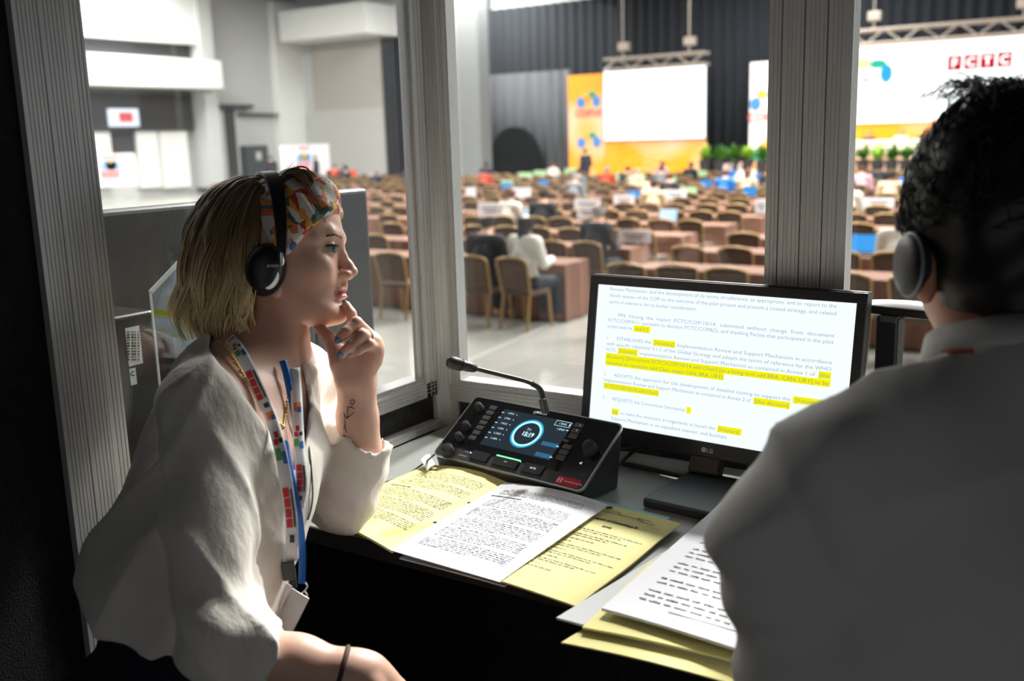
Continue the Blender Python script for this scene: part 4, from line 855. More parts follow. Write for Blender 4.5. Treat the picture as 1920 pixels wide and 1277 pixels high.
mat('ribbon_white', lin(228, 228, 230), .6); mat('ribbon_blue', lin(25, 105, 190), .5); mat('print_red', lin(205, 40, 45), .6); mat('print_green', lin(80, 165, 80), .6); mat('print_orange', lin(235, 120, 60), .6); mat('print_blue', lin(50, 110, 190), .6); mat('print_dark', lin(50, 50, 60), .6)
ln = empty('lanyard', pt(547, 1047, 1.33)); tag(ln, 'white printed lanyard with coloured logos around the woman\'s neck', 'lanyard')
def prints(at, parent, starts, k_=1.):
    def rib_patch(a_, t0, t1, s0, s1, m_, p_): rib_patch0(a_, t0, t1, max(-.85, s0*1.3), min(.85, s1*1.3), m_, p_)
    for t in starts:
        rib_patch(at, t, t+.028*k_, -.5, .5, 'print_orange', parent); rib_patch(at, t+.014*k_, t+.032*k_, -.55, .05, 'print_blue', parent); rib_patch(at, t+.075*k_, t+.095*k_, -.15, .35, 'print_red', parent); rib_patch(at, t+.098*k_, t+.116*k_, .05, .6, 'print_red', parent); rib_patch(at, t+.098*k_, t+.112*k_, -.55, -.1, 'print_dark', parent)
        rib_patch(at, t+.125*k_, t+.155*k_, 0, .7, 'print_green', parent); rib_patch(at, t+.135*k_, t+.165*k_, -.6, -.1, 'print_blue', parent)
        for q in range(4): rib_patch(at, t+(.22+.026*q)*k_, t+(.243+.026*q)*k_, -.1, .75, 'print_red', parent)
        rib_patch(at, t+.225*k_, t+.32*k_, -.5, -.3, 'print_dark', parent); rib_patch(at, t+.34*k_, t+.36*k_, -.3, .3, 'print_dark', parent)
at, L = ribbon([(430, 634), (441, 646), (460, 677), (486, 733), (506, 776), (522, 828), (537, 905), (547, 980), (547, 1052)], 23)
r1 = rib_obj('strap', at, L, 'ribbon_white', ln); prints(at, r1, (.015, .49), 1.25); 
at2, L2 = ribbon([(552, 690), (556, 740), (559, 800), (562, 851), (566, 908), (558, 952)], 21, lift=.006)
r2 = rib_obj('strap', at2, L2, 'ribbon_white', ln); prints(at2, r2, (.25,), 1.9)
mb = MB(); c = at(1., 0); mb.box(c+V(-.003, -.012, .004), (.016, .024, .007), [nrm(V(1, .1, 0)), nrm(V(-.1, 1, 0)), (0, 0, 1)]); mkobj('clip', c2w(np.concatenate(mb.v)), mb.f, 'black_plastic', ln, bevel=.001)
c = c3(543, 1085, 1.325); mb = MB(); mb.box(c, (.018, .026, .004), [nrm(V(1, .1, 0)), nrm(V(-.1, 1, 0)), (0, 0, 1)]); mkobj('buckle', c2w(np.concatenate(mb.v)), mb.f, 'rubber_black', ln, bevel=.001)
bl2 = empty('blue_lanyard', pt(563, 1093, 1.33)); tag(bl2, 'plain blue lanyard with metal hook beside the white one', 'lanyard')
at3, L3 = ribbon([(530, 676), (537, 700), (545, 738), (553, 776), (560, 812)], 13, lift=.004); rib_obj('strap', at3, L3, 'ribbon_blue', bl2)
at4, L4 = ribbon([(534, 826), (542, 872), (551, 918), (560, 960), (567, 1031), (566, 1094)], 13, lift=.007); rib_obj('strap', at4, L4, 'ribbon_blue', bl2)
c = at4(1., 0); mb = MB(); mb.tube(spline([c+V(.005, .002, .002), c+V(.008, -.004, .002), c+V(.004, -.010, .002), c+V(0, -.014, .002), c+V(.004, -.022, .002), c+V(.008, -.016, .003), c+V(.004, -.010, .002)], 4), .0013, 6); mkobj('metal_hook', c2w(np.concatenate(mb.v)), mb.f, 'silver_rim', bl2, smooth=60)
mat('badge_grey', (.42, .43, .45), .3); c = c3(540, 1143, 1.315); e1 = nrm(V(.45, .9, 0)); e2 = nrm(V(.9, -.45, .25))
mb = MB(); mb.box(c, (.055, .040, .003), [e1, e2, np.cross(e1, e2)]); bg = mkobj('name_badge', c2w(np.concatenate(mb.v)), mb.f, 'badge_grey', None, bevel=.002, origin=pt(532, 1185, 1.315)); tag(bg, 'grey plastic badge holder hanging below the lanyard hooks', 'badge')
mb = MB(); mb.box(c+V(-.014, .010, .003), (.058, .018, .003), [e1, e2, np.cross(e1, e2)]); mkobj('holder_flap', c2w(np.concatenate(mb.v)), mb.f, 'paper_grey', bg, bevel=.001)
# earphone cord down the chest
pts = [(556, 775), (573, 812), (581, 851), (586, 915), (584, 950), (577, 975)]
Dc = [(depth_on(front_f, *p) or 1.44)-.006 for p in pts]; Dc = np.minimum(Dc, 1.5); mb = MB(); mb.tube(spline([c3(*p, d) for p, d in zip(pts, Dc)], 5), .0011, 6)
tag(mkobj('audio_wire', c2w(np.concatenate(mb.v)), mb.f, 'rubber_black', None, smooth=60, origin=pt(577, 975, 1.45)), 'thin black wire hanging beside the lanyards', 'wire')
mat('gold', (.75, .50, .15), .25, 1.)
nk = empty('necklace', pt(470, 723, 1.4)); tag(nk, 'gold bead necklace around the woman\'s neck', 'necklace')
S_ = spline([(408, 638, 0), (426, 655, 0), (442, 680, 0), (457, 706, 0), (472, 730, 0), (492, 762, 0), (515, 788, 0), (531, 800, 0)], 5)
for i, p in enumerate(S_[::1]):
    D = depth_on(front_f, p[0], p[1])
    if D and not (5 < i < 30 and i % 1): mb = MB(); mb.ico(c3(p[0], p[1], D-.002), (.0032, .0026, .0024), nu=8, nv=6); mkobj('bead', c2w(np.concatenate(mb.v)), mb.f, 'gold', nk, smooth=180)
S_ = spline([(541, 735, 0), (538, 760, 0), (534, 785, 0), (531, 800, 0)], 4)
for p in S_:
    D = depth_on(front_f, p[0], p[1])
    if D: mb = MB(); mb.ico(c3(p[0], p[1], D-.002), (.0024, .0032, .002), nu=8, nv=6); mkobj('bead', c2w(np.concatenate(mb.v)), mb.f, 'gold', nk, smooth=180)
# ring and bracelet
def torus(c, ax, R_, r, n=26):
    ax = nrm(ax); u = nrm(np.cross(ax, (0, 1, .3))); w_ = np.cross(ax, u); t = np.linspace(0, 2*np.pi, n+1); mb = MB(); mb.tube([c+R_*(math.cos(a)*u+math.sin(a)*w_) for a in t], r, 7, caps=False); return mb
ra, rb = c3(700, 640, 1.475), c3(679, 628, 1.452); mb = torus(ra*.45+rb*.55, rb-ra, .0102, .0014)
tag(mkobj('finger_ring', c2w(np.concatenate(mb.v)), mb.f, 'silver', None, smooth=60), 'thin silver ring on the woman\'s raised hand', 'ring')
mat('hairtie_brown', lin(70, 42, 32), .7); ca = c3(640, 1258, 1.2145); mb = torus(ca, wr_r-el_r, .0285, .0034)
tag(mkobj('bracelet', c2w(np.concatenate(mb.v)), mb.f, 'hairtie_brown', None, smooth=60), 'brown elastic band on the woman\'s lower wrist', 'bracelet')
# ------------------------------------------------------------------ man seen from behind
mbase = pt(1880, 1250, .92); mbase[2] = 0
man = empty('person', mbase); tag(man, 'dark haired man in white shirt seen from behind at the right', 'person')
mh_c = c3(1888, 412, 1.0); mat('skin_tan', lin(188, 128, 100), .5, sss=.1)
def man_head(P):
    d = ell(P, mh_c+V(0, .012, -.01), (.079, .112, .098)); d = smin(d, ell(P, mh_c+V(0, -.055, -.045), (.062, .085, .07)), .04)
    d = smin(d, chain(P, [c3(1878, 500, 1.0), c3(1885, 660, .985)], [.056, .062], .02), .03)
    d = smin(d, ell(P, mh_c+V(0, -.045, -.115), (.012, .022, .02)), .015)                             # nose, turned away
    for q in (-1, 1):
        e = ell(P, mh_c+V(q*.084, -.052, .006), (.011, .034, .019)); e = smax(e, -ell(P, mh_c+V(q*.094, -.048, .0), (.006, .022, .010)), .005); d = smin(d, e, .008)
    return d
def man_torso(P):
    d = ell(P, c3(1895, 1090, .93), (.205, .175, .105)); d = smin(d, ell(P, c3(1895, 1300, .93), (.18, .2, .11)), .1)
    d = smin(d, chain(P, [c3(1850, 775, .955), c3(1700, 838, .935), c3(1575, 880, .925)], [.066, .064, .060], .04), .06)
    d = smin(d, chain(P, [c3(1930, 775, .955), c3(2090, 838, .935), c3(2240, 880, .925)], [.068, .066, .060], .04), .06); return d
def man_arm(P):
    d = chain(P, [c3(1555, 878, .925), c3(1468, 1015, .925), c3(1500, 1300, .945), c3(1560, 1330, 1.05), c3(1680, 1160, 1.30)], [.060, .0585, .052, .045, .036], .04)
    return np.minimum(d, chain(P, [c3(2255, 870, .925), c3(2340, 1015, .93), c3(2330, 1300, .95), c3(2250, 1310, 1.08), c3(2050, 1120, 1.3)], [.060, .0585, .052, .045, .036], .04))
def shirt_f(P):
    fd = -.005*ridge(P, V(.9, .4, 0), 5, 26, 21)-.006*ridge(P, V(-.35, .9, 0), 4, 24, 23)+.005+.0035*np.sin((P@nrm(V(-.6, .8, 0)))*85+4*fnoise(P, 9, 22))*np.clip((c3(1620, 0, .93)[0]-P[..., 0])/.06, 0, 1)
    d = smin(man_torso(P), man_arm(P), .022)+fd
    d = smax(d, -cap(P, c3(1884, 610, .975), c3(1884, 560, .975), .064, .07), .004); return d
def man_hand(P):
    d = None
    for ex in ((c3(1680, 1160, 1.30), c3(1720, 1120, 1.38)), (c3(2050, 1120, 1.3), c3(2010, 1090, 1.37))):
        e = cap(P, ex[0], ex[1], .028, .036)
        for i in range(4): b = ex[1]+V(-.03+.02*i, 0, -.01); e = smin(e, chain(P, [b, b+V(0, .006, -.04), b+V(0, -.008, -.07)], [.0105, .009, .008], .003), .006)
        e = smin(e, chain(P, [ex[0]+V(.03, 0, -.02), ex[1]+V(.05, 0, -.03)], [.012, .009]), .008); d = e if d is None else np.minimum(d, e)
    return d
va, fa = nets(man_head, mh_c+V(-.14, -.17, -.16), mh_c+V(.14, .14, .12), .004)
vb, fb = nets(lambda P: np.minimum(man_torso(P)+.012, man_arm(P)+.012), c3(1380, 1420, .93)+V(-.05, 0, -.55), c3(2380, 640, .93)+V(.05, 0, .2), .014)
vc, fc = nets(man_hand, c3(1680, 1180, 1.3)+V(-.06, -.05, -.22), c3(2060, 1050, 1.3)+V(.06, .08, .05), .005)
mkobj('body', c2w(np.concatenate([va, vb, vc])), fa.tolist()+(fb+len(va)).tolist()+(fc+len(va)+len(vb)).tolist(), 'skin_tan', man, smooth=180)
sh = sdf_obj('shirt', shirt_f, c3(1300, 1430, .93)+V(0, 0, -.50), c3(2400, 560, .93)+V(.06, .02, .16), .0062, 'shirt_white', man)
# collar with red band
mb = MB(); col_c = c3(1884, 655, .978)
def collar(r0, h0, r1, h1, name, mtn, par):
    t = np.linspace(0, 2*np.pi, 41); mb = MB(); up_ = nrm(V(0, 1, -.25)); a_ = V(1, 0, 0); b_ = np.cross(a_, up_)
    vs = [col_c+up_*h+r*(math.cos(x)*a_*1.06+math.sin(x)*b_) for x in t[:-1] for h, r in ((h0, r0), (h1, r1))]; mb.add(np.array(vs), [(2*i, 2*i+1, (2*i+3) % 80, (2*i+2) % 80) for i in range(40)])
    o = mkobj(name, c2w(np.concatenate(mb.v)), mb.f, mtn, par, smooth=180); m_ = o.modifiers.new('s', 'SOLIDIFY'); m_.thickness = .003; return o
cl_ = collar(.080, -.022, .068, .018, 'collar', 'shirt_white', sh); mat('strap_red', lin(150, 40, 35), .6); 
mb = MB(); mb.tube([c3(1768, 657, .925), c3(1790, 658, .908), c3(1825, 658, .893)], [.0022, .003, .0022], 6); o = mkobj('lanyard_band', c2w(np.concatenate(mb.v)), mb.f, 'strap_red', None, smooth=60, origin=pt(1790, 657, .915)); tag(o, 'thin red lanyard edge on the man\'s collar', 'lanyard')
# hair
def man_hair(P):
    d = ell(P, mh_c+V(0, .016, -.004), (.092, .118, .108)); d = smin(d, ell(P, mh_c+V(0, -.055, .025), (.066, .075, .062)), .05)
    cutf = smin(ell(P, mh_c+V(-.092, -.05, -.03), (.03, .048, .05)), ell(P, mh_c+V(.092, -.05, -.03), (.03, .048, .05)), .01)
    d = smax(d, -ell(P, mh_c+V(0, -.06, -.115), (.095, .10, .07)), .01); d = smax(d, -(cutf), .008); return d+.003*fnoise(P, 90, 31)
mhair = sdf_obj('hair', man_hair, mh_c+V(-.14, -.17, -.14), mh_c+V(.14, .15, .14), .0042, 'hair_black', man)
cur = []
for i in range(1300):
    th_ = rh.uniform(0, 2*np.pi); ph = math.acos(rh.uniform(-.35, 1)); n_ = V(math.sin(ph)*math.cos(th_), math.cos(ph), math.sin(ph)*math.sin(th_))
    if n_[2] < -.75: continue
    c = mh_c+V(0, .016, -.004)+n_*V(.090, .115, .106); tg_ = nrm(np.cross(n_, V(.3, 0, 1))+.5*rh.normal(size=3)+V(0, -.4*(n_[1] < .6), 0)); tg_ = nrm(tg_-n_*(tg_@n_)); l_ = rh.uniform(.02, .035)
    cur.append((np.array([c, c+tg_*l_*.5+n_*.006, c+tg_*l_+n_*rh.uniform(.0, .007)]), np.array([.0011, .0009, .0002]), None))
for i in range(260):     # wavy tuft on the crown
    j = rh.normal(size=5); x = 1890+38*j[0]; c = c3(x, 204+abs(x-1890)*.15, 1.0+.03*j[1]); a1 = rh.uniform(-2.6, 2.6)
    S_ = spline([c, c+V(-.006*a1, .016, 0), c+V(-.020*a1*.6, .028+.004*j[2], .006*j[3]), c+V(-.034*a1*.7, .024+.006*j[4], .01*j[3]), c+V(-.044*a1*.7, .012, .012*j[3])], 3)
    cur.append((S_, np.interp(np.linspace(0, 1, len(S_)), [0, 1], [.0009, .0002]), None))
strands('hair_strands', cur, 'hair_black', mhair)
# his headphones
mhp = empty('headphones', pt(1690, 500, 1.0)); tag(mhp, 'dark headphones with pale rim on the man\'s ears', 'headphones'); mat('pad_grey', lin(150, 165, 175), .4)
for q in (-1, 1):
    c = mh_c+V(q*.0955, -.045, -.004)
    mb = MB(); mb.lathe(c, V(q, 0, .05), [(-.010, .026), (-.008, .031), (-.001, .032), (.001, .031), (.0015, .02)], 24); mkobj('ear_pad', c2w(np.concatenate(mb.v)), mb.f, 'rubber_black', mhp, smooth=50)
    mb = MB(); mb.lathe(c, V(q, 0, .05), [(.000, .031), (.002, .0320), (.005, .030), (.008, .018), (.0085, .002)], 24); ec_ = mkobj('ear_cup', c2w(np.concatenate(mb.v)), mb.f, 'black_plastic', mhp, smooth=50); mb = MB(); mb.lathe(c, V(q, 0, .05), [(.0005, .0322), (.0015, .0335), (.003, .0322)], 28); mkobj('rim', c2w(np.concatenate(mb.v)), mb.f, 'pad_grey', ec_, smooth=50)
mb = MB(); mb.tube([mh_c+V(.088*math.cos(a), -.045+.165*math.sin(a)**.9 if math.sin(a) > 0 else -.045, -.030) for a in np.linspace(.02, math.pi-.02, 24)], .005, 8); mkobj('band', c2w(np.concatenate(mb.v)), mb.f, 'black_plastic', mhp, smooth=60)
# ------------------------------------------------------------------ chairs under the two interpreters
mat('seat_black', (.012, .012, .014), .85, bump=.2, bscale=300)
def office_chair(x, y, seat_z, face, lab, back=True):
    r = empty('office_chair', (x, y, 0)); tag(r, lab, 'chair'); ca, sa = math.cos(face), math.sin(face); ax = [(ca, sa, 0), (-sa, ca, 0), (0, 0, 1)]; f_ = V(ca, sa, 0)
    MB().box((x, y, seat_z-.035), (.40, .42, .07), ax).build('seat', 'seat_black', r, bevel=.025, seg=3)
    MB().lathe((x, y, .06), (0, 0, 1), [(0, .03), (seat_z-.13, .025)], 12).build('gas_lift', 'metal_black' if 'metal_black' in M else 'black_plastic', r)
    for i in range(5):
        a = i*1.2566+.3; MB().bar((x, y, .07), (x+.26*math.cos(a), y+.26*math.sin(a), .055), .035, .03).build('leg', 'black_plastic', r); MB().ico((x+.26*math.cos(a), y+.26*math.sin(a), .028), .028).build('castor', 'rubber_black', r, smooth=180)
hip = pt(312, 1300, 1.285); office_chair(hip[0]+.02, hip[1], hip[2]-.145, .3, 'dark office chair under the seated woman')
mh2 = pt(1895, 1300, .93); office_chair(mh2[0], mh2[1]+.04, .47, 1.57, 'dark office chair under the man')
def man_trousers(P):
    h = V(mh2[0], mh2[1]+.04, .56); d = ell(P, h, (.18, .14, .11))
    for q in (-1, 1): d = smin(d, chain(P, [h+V(q*.09, 0, -.01), h+V(q*.12, .40, -.02), h+V(q*.12, .36, -.48)], [.085, .065, .05], .03), .04)
    return d
sdf_obj('trousers', man_trousers, V(mh2[0]-.35, mh2[1]-.25, 0), V(mh2[0]+.35, mh2[1]+.6, .75), .012, 'trousers_navy', man, camspace=False)
for q in (-1, 1): MB().ico((mh2[0]+q*.12, mh2[1]+.46, .045), (.05, .13, .045)).build('shoe', 'rubber_black', man, smooth=180)
# ================================================================== HALL
XL, YB, ZC = -43.0, 44.0, 9.7
mat('hall_floor', (.40, .39, .36), .16, var=.25, vscale=.45, spec=.5)
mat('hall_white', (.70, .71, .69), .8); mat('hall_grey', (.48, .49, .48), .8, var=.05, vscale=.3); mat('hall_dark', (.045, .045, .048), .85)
mat('hall_ceiling', (.10, .10, .10), .9); mat('partition_tan', (.36, .34, .31), .85, var=.06, vscale=.5); mat('partition_low', (.42, .41, .39), .85)
mat('drape_navy', (.010, .013, .019), .92, var=.3, vscale=1.2, stretch=(6, 6, .3)); mat('drape_grey', (.095, .098, .11), .92, var=.2, vscale=1., stretch=(5, 5, .2)); mat('column_grey', (.20, .21, .215), .8)
mat('door_dark', (.05, .055, .065), .5); mat('metal_grey', (.45, .45, .45), .4, .6)
emat('led_screen', (1., 1., 1.), 1.9); emat('screen_red', (.55, .004, .02), .9); emat('screen_blue', (.05, .45, .8), 1.); emat('screen_green', (.05, .55, .4), 1.); emat('screen_gold', (.95, .7, .35), 1.2); emat('screen_pale', (.75, .8, .9), 1.2)
def orange_mat(name):
    mt = mat(name, lin(245, 160, 20), .6); nt = mt.node_tree; b = nt.nodes['Principled BSDF']
    tc = nt.nodes.new('ShaderNodeTexCoord'); n = nt.nodes.new('ShaderNodeTexNoise'); n.inputs['Scale'].default_value = .35; n.inputs['Detail'].default_value = 1
    rp = nt.nodes.new('ShaderNodeValToRGB'); e = rp.color_ramp.elements; e[0].position = .42; e[0].color = (*lin(250, 160, 10), 1); e[1].position = .66; e[1].color = (*lin(235, 215, 205), 1)
    nt.links.new(tc.outputs['Object'], n.inputs['Vector']); nt.links.new(n.outputs['Fac'], rp.inputs[0]); nt.links.new(rp.outputs[0], b.inputs['Base Color']); return mt
orange_mat('banner_orange'); mat('banner_white', lin(240, 236, 240), .6); mat('logo_blue', lin(60, 130, 200), .6); mat('logo_green', lin(40, 150, 110), .6); mat('logo_red', lin(215, 90, 90), .6); mat('logo_gold', lin(245, 175, 50), .6); mat('logo_dark', lin(60, 70, 80), .6)
structure(MB().box(((XL+14)/2, 22.85, HF-.05), (14-XL, 42.3, .1)).build('floor', 'hall_floor'), 'polished concrete hall floor')
mat('joint', (.5, .5, .48), .3); mat('tape_yellow', lin(225, 215, 90), .5)
for i, (a, b) in enumerate((((845, 690), (1005, 620)), ((700, 560), (780, 548)))):
    A, B = onz(*a, HF+.003), onz(*b, HF+.003); d = nrm(B-A); s_ = structure(MB().bar(A-d*(2 if i == 0 else .5), B+d*(6 if i == 0 else 1.5), .05 if i == 0 else .12, .004).build('trim_%d' % (10+i), 'joint' if i == 0 else 'tape_yellow'))
structure(MB().box(((XL+14)/2, 23, ZC+.1), (14-XL+.4, 42, .2)).build('ceiling', 'hall_ceiling'), 'dark hall ceiling')
structure(MB().box((XL-.15, 22, (HF+ZC)/2), (.3, 44.6, ZC-HF)).build('wall_left', 'hall_grey'), 'pale grey side wall of the hall')
structure(MB().box(((XL+14)/2, YB+.15, (HF+ZC)/2), (14-XL+.6, .3, ZC-HF)).build('wall_back', 'hall_grey'), 'end wall of the hall')
def on_left(name, p, mt, t=.2, parent=None, out=0.):   # p = (px0,py0,px1,py1) panel on the left hall wall
    xx = XL+out; a, b = onx(p[0], (p[1]+p[3])/2, xx), onx(p[2], (p[1]+p[3])/2, xx); z1, z0 = onx((p[0]+p[2])/2, p[1], xx)[2], onx((p[0]+p[2])/2, p[3], xx)[2]
    return MB().box((XL+out+t/2, (a[1]+b[1])/2, (z0+z1)/2), (t, abs(b[1]-a[1]), z1-z0)).build(name, mt, parent)
def on_back(name, p, mt, t=.2, parent=None, y=YB, out=0.):
    yy = y-out; a, b = ony(p[0], (p[1]+p[3])/2, yy), ony(p[2], (p[1]+p[3])/2, yy); z1, z0 = ony((p[0]+p[2])/2, p[1], yy)[2], ony((p[0]+p[2])/2, p[3], yy)[2]
    return MB().box(((a[0]+b[0])/2, yy-t/2, (z0+z1)/2), (abs(b[0]-a[0]), t, z1-z0)).build(name, mt, parent)
k = 20
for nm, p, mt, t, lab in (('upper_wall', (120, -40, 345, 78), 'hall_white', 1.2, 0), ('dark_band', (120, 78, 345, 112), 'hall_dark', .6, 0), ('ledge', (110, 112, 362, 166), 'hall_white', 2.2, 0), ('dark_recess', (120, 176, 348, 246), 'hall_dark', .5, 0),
        ('wall_panel', (118, 246, 203, 352), 'hall_white', .35, 0), ('wall_panel', (252, 246, 291, 352), 'hall_white', .35, 0), ('wall_panel', (295, 246, 346, 352), 'hall_white', .35, 0), ('pilaster', (348, -40, 372, 352), 'hall_grey', 1.4, 0),
        ('alcove_lintel', (357, 196, 464, 203), 'hall_dark', .5, 0), ('alcove_panel', (425, 205, 442, 345), 'hall_dark', .1, 0), ('alcove_lintel', (444, 213, 512, 217), 'hall_dark', .4, 0), ('recess_panel', (523, 244, 550, 271), 'hall_dark', .15, 0), ('wall_pier', (512, 10, 584, 345), 'hall_white', .5, 0)):
    o = on_left('trim_%d' % k, p, mt, t); structure(o); k += 1
o = structure(on_left('door_1', (452, 273, 494, 350), 'door_dark', .45)); on_left('door_window', (470, 285, 479, 300), 'hall_grey', .47, o)
o = tag(on_left('wall_display', (190, 205, 242, 238), 'screen_pale', .75), 'small lit sign screen under the white ledge', 'screen'); on_left('sign_print', (205, 212, 230, 230), 'logo_red', .78, o)
on_left('trim_60', (206, 250, 248, 290), 'hall_dark', .2).__setitem__('kind', 'structure')
# back wall: soffit, folding partition, drapes, column
for p, mt, t in (((583, 20, 742, 76), 'hall_white', 2.5), ((592, 74, 728, 205), 'partition_tan', .3), ((592, 205, 730, 350), 'partition_low', .3), ((728, 70, 775, 350), 'drape_navy', .35), ((775, -30, 925, 350), 'drape_grey', .3)):
    structure(on_back('trim_%d' % k, p, mt, t)); k += 1
def drape(name, p, mt, y, n, amp, lab, cat='drape'):
    a, b = ony(p[0], 200, y)[0], ony(p[2], 200, y)[0]; z1, z0 = ony((p[0]+p[2])/2, p[1], y)[2], max(HF, ony((p[0]+p[2])/2, p[3], y)[2])
    o = MB().grid(lambda u, v: V(a+(b-a)*u, y+amp*math.sin(u*n*6.283), z0+(z1-z0)*v), n*8+1, 2).build(name, mt, None, smooth=180); m_ = o.modifiers.new('s', 'SOLIDIFY'); m_.thickness = .03
    return tag(o, lab, cat)
drape('stage_drape', (915, -60, 2300, 420), 'drape_navy', 43.2, 60, .12, 'tall dark navy drape hanging behind the stage')
drape('stage_drape', (846, 138, 1072, 420), 'drape_grey', 42.6, 12, .10, 'grey lower drape left of the orange banner')
o = structure(on_back('trim_%d' % k, (846, -60, 919, 420), 'column_grey', .9, y=41)); k += 1
# dark arch (tunnel mouth) in the grey drape
ac = ony(972, 330, 42.3); ar = abs(ony(1022, 330, 42.3)[0]-ac[0]); az = ony(972, 238, 42.3)[2]-ac[2]
pl = [V(ac[0]+ar*math.cos(a), 42.3, ac[2]+az*math.sin(a)) for a in np.linspace(0, math.pi, 25)]+[V(ac[0]-ar, 42.3, HF), V(ac[0]+ar, 42.3, HF)]
mat('arch_black', (.002, .002, .0025), .9, spec=.1); tag(MB().extrude(pl, V(0, -.5, 0)).build('arched_backdrop', 'arch_black', recalc=True), 'black arched backdrop beside the grey column', 'backdrop')
bl = ony(897, 243, 40.6); tag(MB().lathe(bl, (0, -1, 0), [(0, .16), (.06, .16), (.1, .1), (.12, .03)], 16).build('fire_bell', 'logo_red', smooth=40), 'small red alarm bell on the grey column', 'bell')
# ---- stage screens and banners
def disc(mb, y, px, py, rx, rz, n=14, t=.02):
    c = ony(px, py, y); s_ = 48/F; mb.extrude([V(c[0]+rx*math.cos(a), y, c[2]+rz*math.sin(a)) for a in np.linspace(0, 2*math.pi, n, endpoint=False)], V(0, -t, 0))
def emblem(parent, y, px, py, s_, mats=('logo_blue', 'logo_gold', 'logo_green', 'logo_red'), text=True):
    m_ = s_/1.
    for nm, dx, dy, rx, rz, mt in (('emblem_petal', -.55, -.05, .30, .34, mats[0]), ('emblem_petal', -.25, .42, .26, .22, mats[1]), ('emblem_petal', .28, .42, .28, .22, mats[2]), ('emblem_petal', .58, -.02, .28, .34, mats[0])):
        mb = MB(); c = ony(px, py, y); mb.extrude([V(c[0]+dx*m_+rx*m_*math.cos(a), y, c[2]+dy*m_+rz*m_*math.sin(a)) for a in np.linspace(0, 6.283, 12, endpoint=False)], V(0, -.03, 0)); mb.build(nm, mt, parent, recalc=True)
    if text:
        c = ony(px, py, y); mb = MB(); put_text(mb, 'COP10', .62*m_, V(c[0], y-.04, c[2]-.95*m_), (1, 0, 0), (0, 0, 1), 'CENTER', .02*m_, .0); mb.build('emblem_text', mats[3], parent)
b1 = on_back('stage_banner', (1068, 140, 1136, 330), 'banner_orange', .1, y=42.0); tag(b1, 'orange upright banner left of the blank projection screen', 'banner')
emblem(b1, 41.89, 1103, 190, .72); emblem(b1, 41.89, 1104, 266, .72, text=False)
tag(on_back('stage_backdrop', (1136, 255, 1324, 330), 'banner_orange', .1, y=42.0), 'orange printed backdrop below the blank projection screen', 'backdrop')
def led(name, p, lab, tilt=0.):
    y = 41.8; r = empty(name, (ony((p[0]+p[2])/2, p[3], y)[0], y, ony((p[0]+p[2])/2, p[3], y)[2])); tag(r, lab, 'screen')
    on_back('panel', p, 'led_screen', .12, r, y=y); on_back('frame', (p[0]-1.5, p[1]-1.5, p[2]+1.5, p[3]+1.5), 'hall_dark', .1, r, y=y+.12); return r
s1 = led('projection_screen', (1135, 128, 1323, 261), 'blank white projection screen above the orange backdrop')
s2 = led('projection_screen', (1560, 72, 2010, 226), 'large white screen with red lettered squares beside the man')
ys = 41.66
for nm, px, py, rx, rz, mt in (('emblem_petal', 1614, 120, .42, .20, 'screen_gold'), ('emblem_petal', 1646, 120, .34, .18, 'screen_green'), ('emblem_petal', 1662, 138, .24, .36, 'screen_blue'), ('emblem_mark', 1623, 150, .12, .08, 'screen_red'), ('emblem_mark', 1628, 172, .14, .06, 'screen_red'), ('crest', 1748, 120, .45, .45, 'screen_pale')):
    mb = MB(); disc(mb, ys, px, py, rx, rz); mb.build(nm, mt, s2, recalc=True)
for ch, px in zip('FCTC', (1790, 1821, 1852, 1884)):
    c = ony(px, 118-.07*(px-1790)+0, ys); q = MB().box((c[0], ys-.01, c[2]), (.50, .02, .56)).build('letter_square', 'screen_red', s2)
    mb = MB(); put_text(mb, ch, .46, V(c[0], ys-.03, c[2]-.16), (1, 0, 0), (0, 0, 1), 'CENTER', .01); mb.build('letter', 'led_screen', q)
for i in range(2):
    mb = MB(); c = ony(1790, 178+10*i, ys)
    for q in range(14): mb.box((c[0]-1.1+.27*q, ys-.01, c[2]), (.2, .02, .12))
    mb.build('caption_line', 'screen_pale', s2)['kind'] = 'stuff'
b2 = on_back('stage_banner', (1407, 116, 1462, 315), 'banner_white', .1, y=42.0); tag(b2, 'white upright banner beside the aluminium window post', 'banner'); emblem(b2, 41.89, 1436, 192, .8)
MB().extrude([V(*ony(1407, 288, 41.89)), V(*ony(1462, 238, 41.89)), V(*ony(1462, 288, 41.89))], V(0, -.03, 0)).build('banner_wedge', 'logo_gold', b2, recalc=True)
MB().extrude([V(*ony(1407, 300, 41.89)), V(*ony(1420, 276, 41.89)), V(*ony(1445, 300, 41.89))], V(0, -.05, 0)).build('banner_wedge', 'logo_green', b2, recalc=True)
mat('truss_metal', (.34, .29, .25), .5, .3)
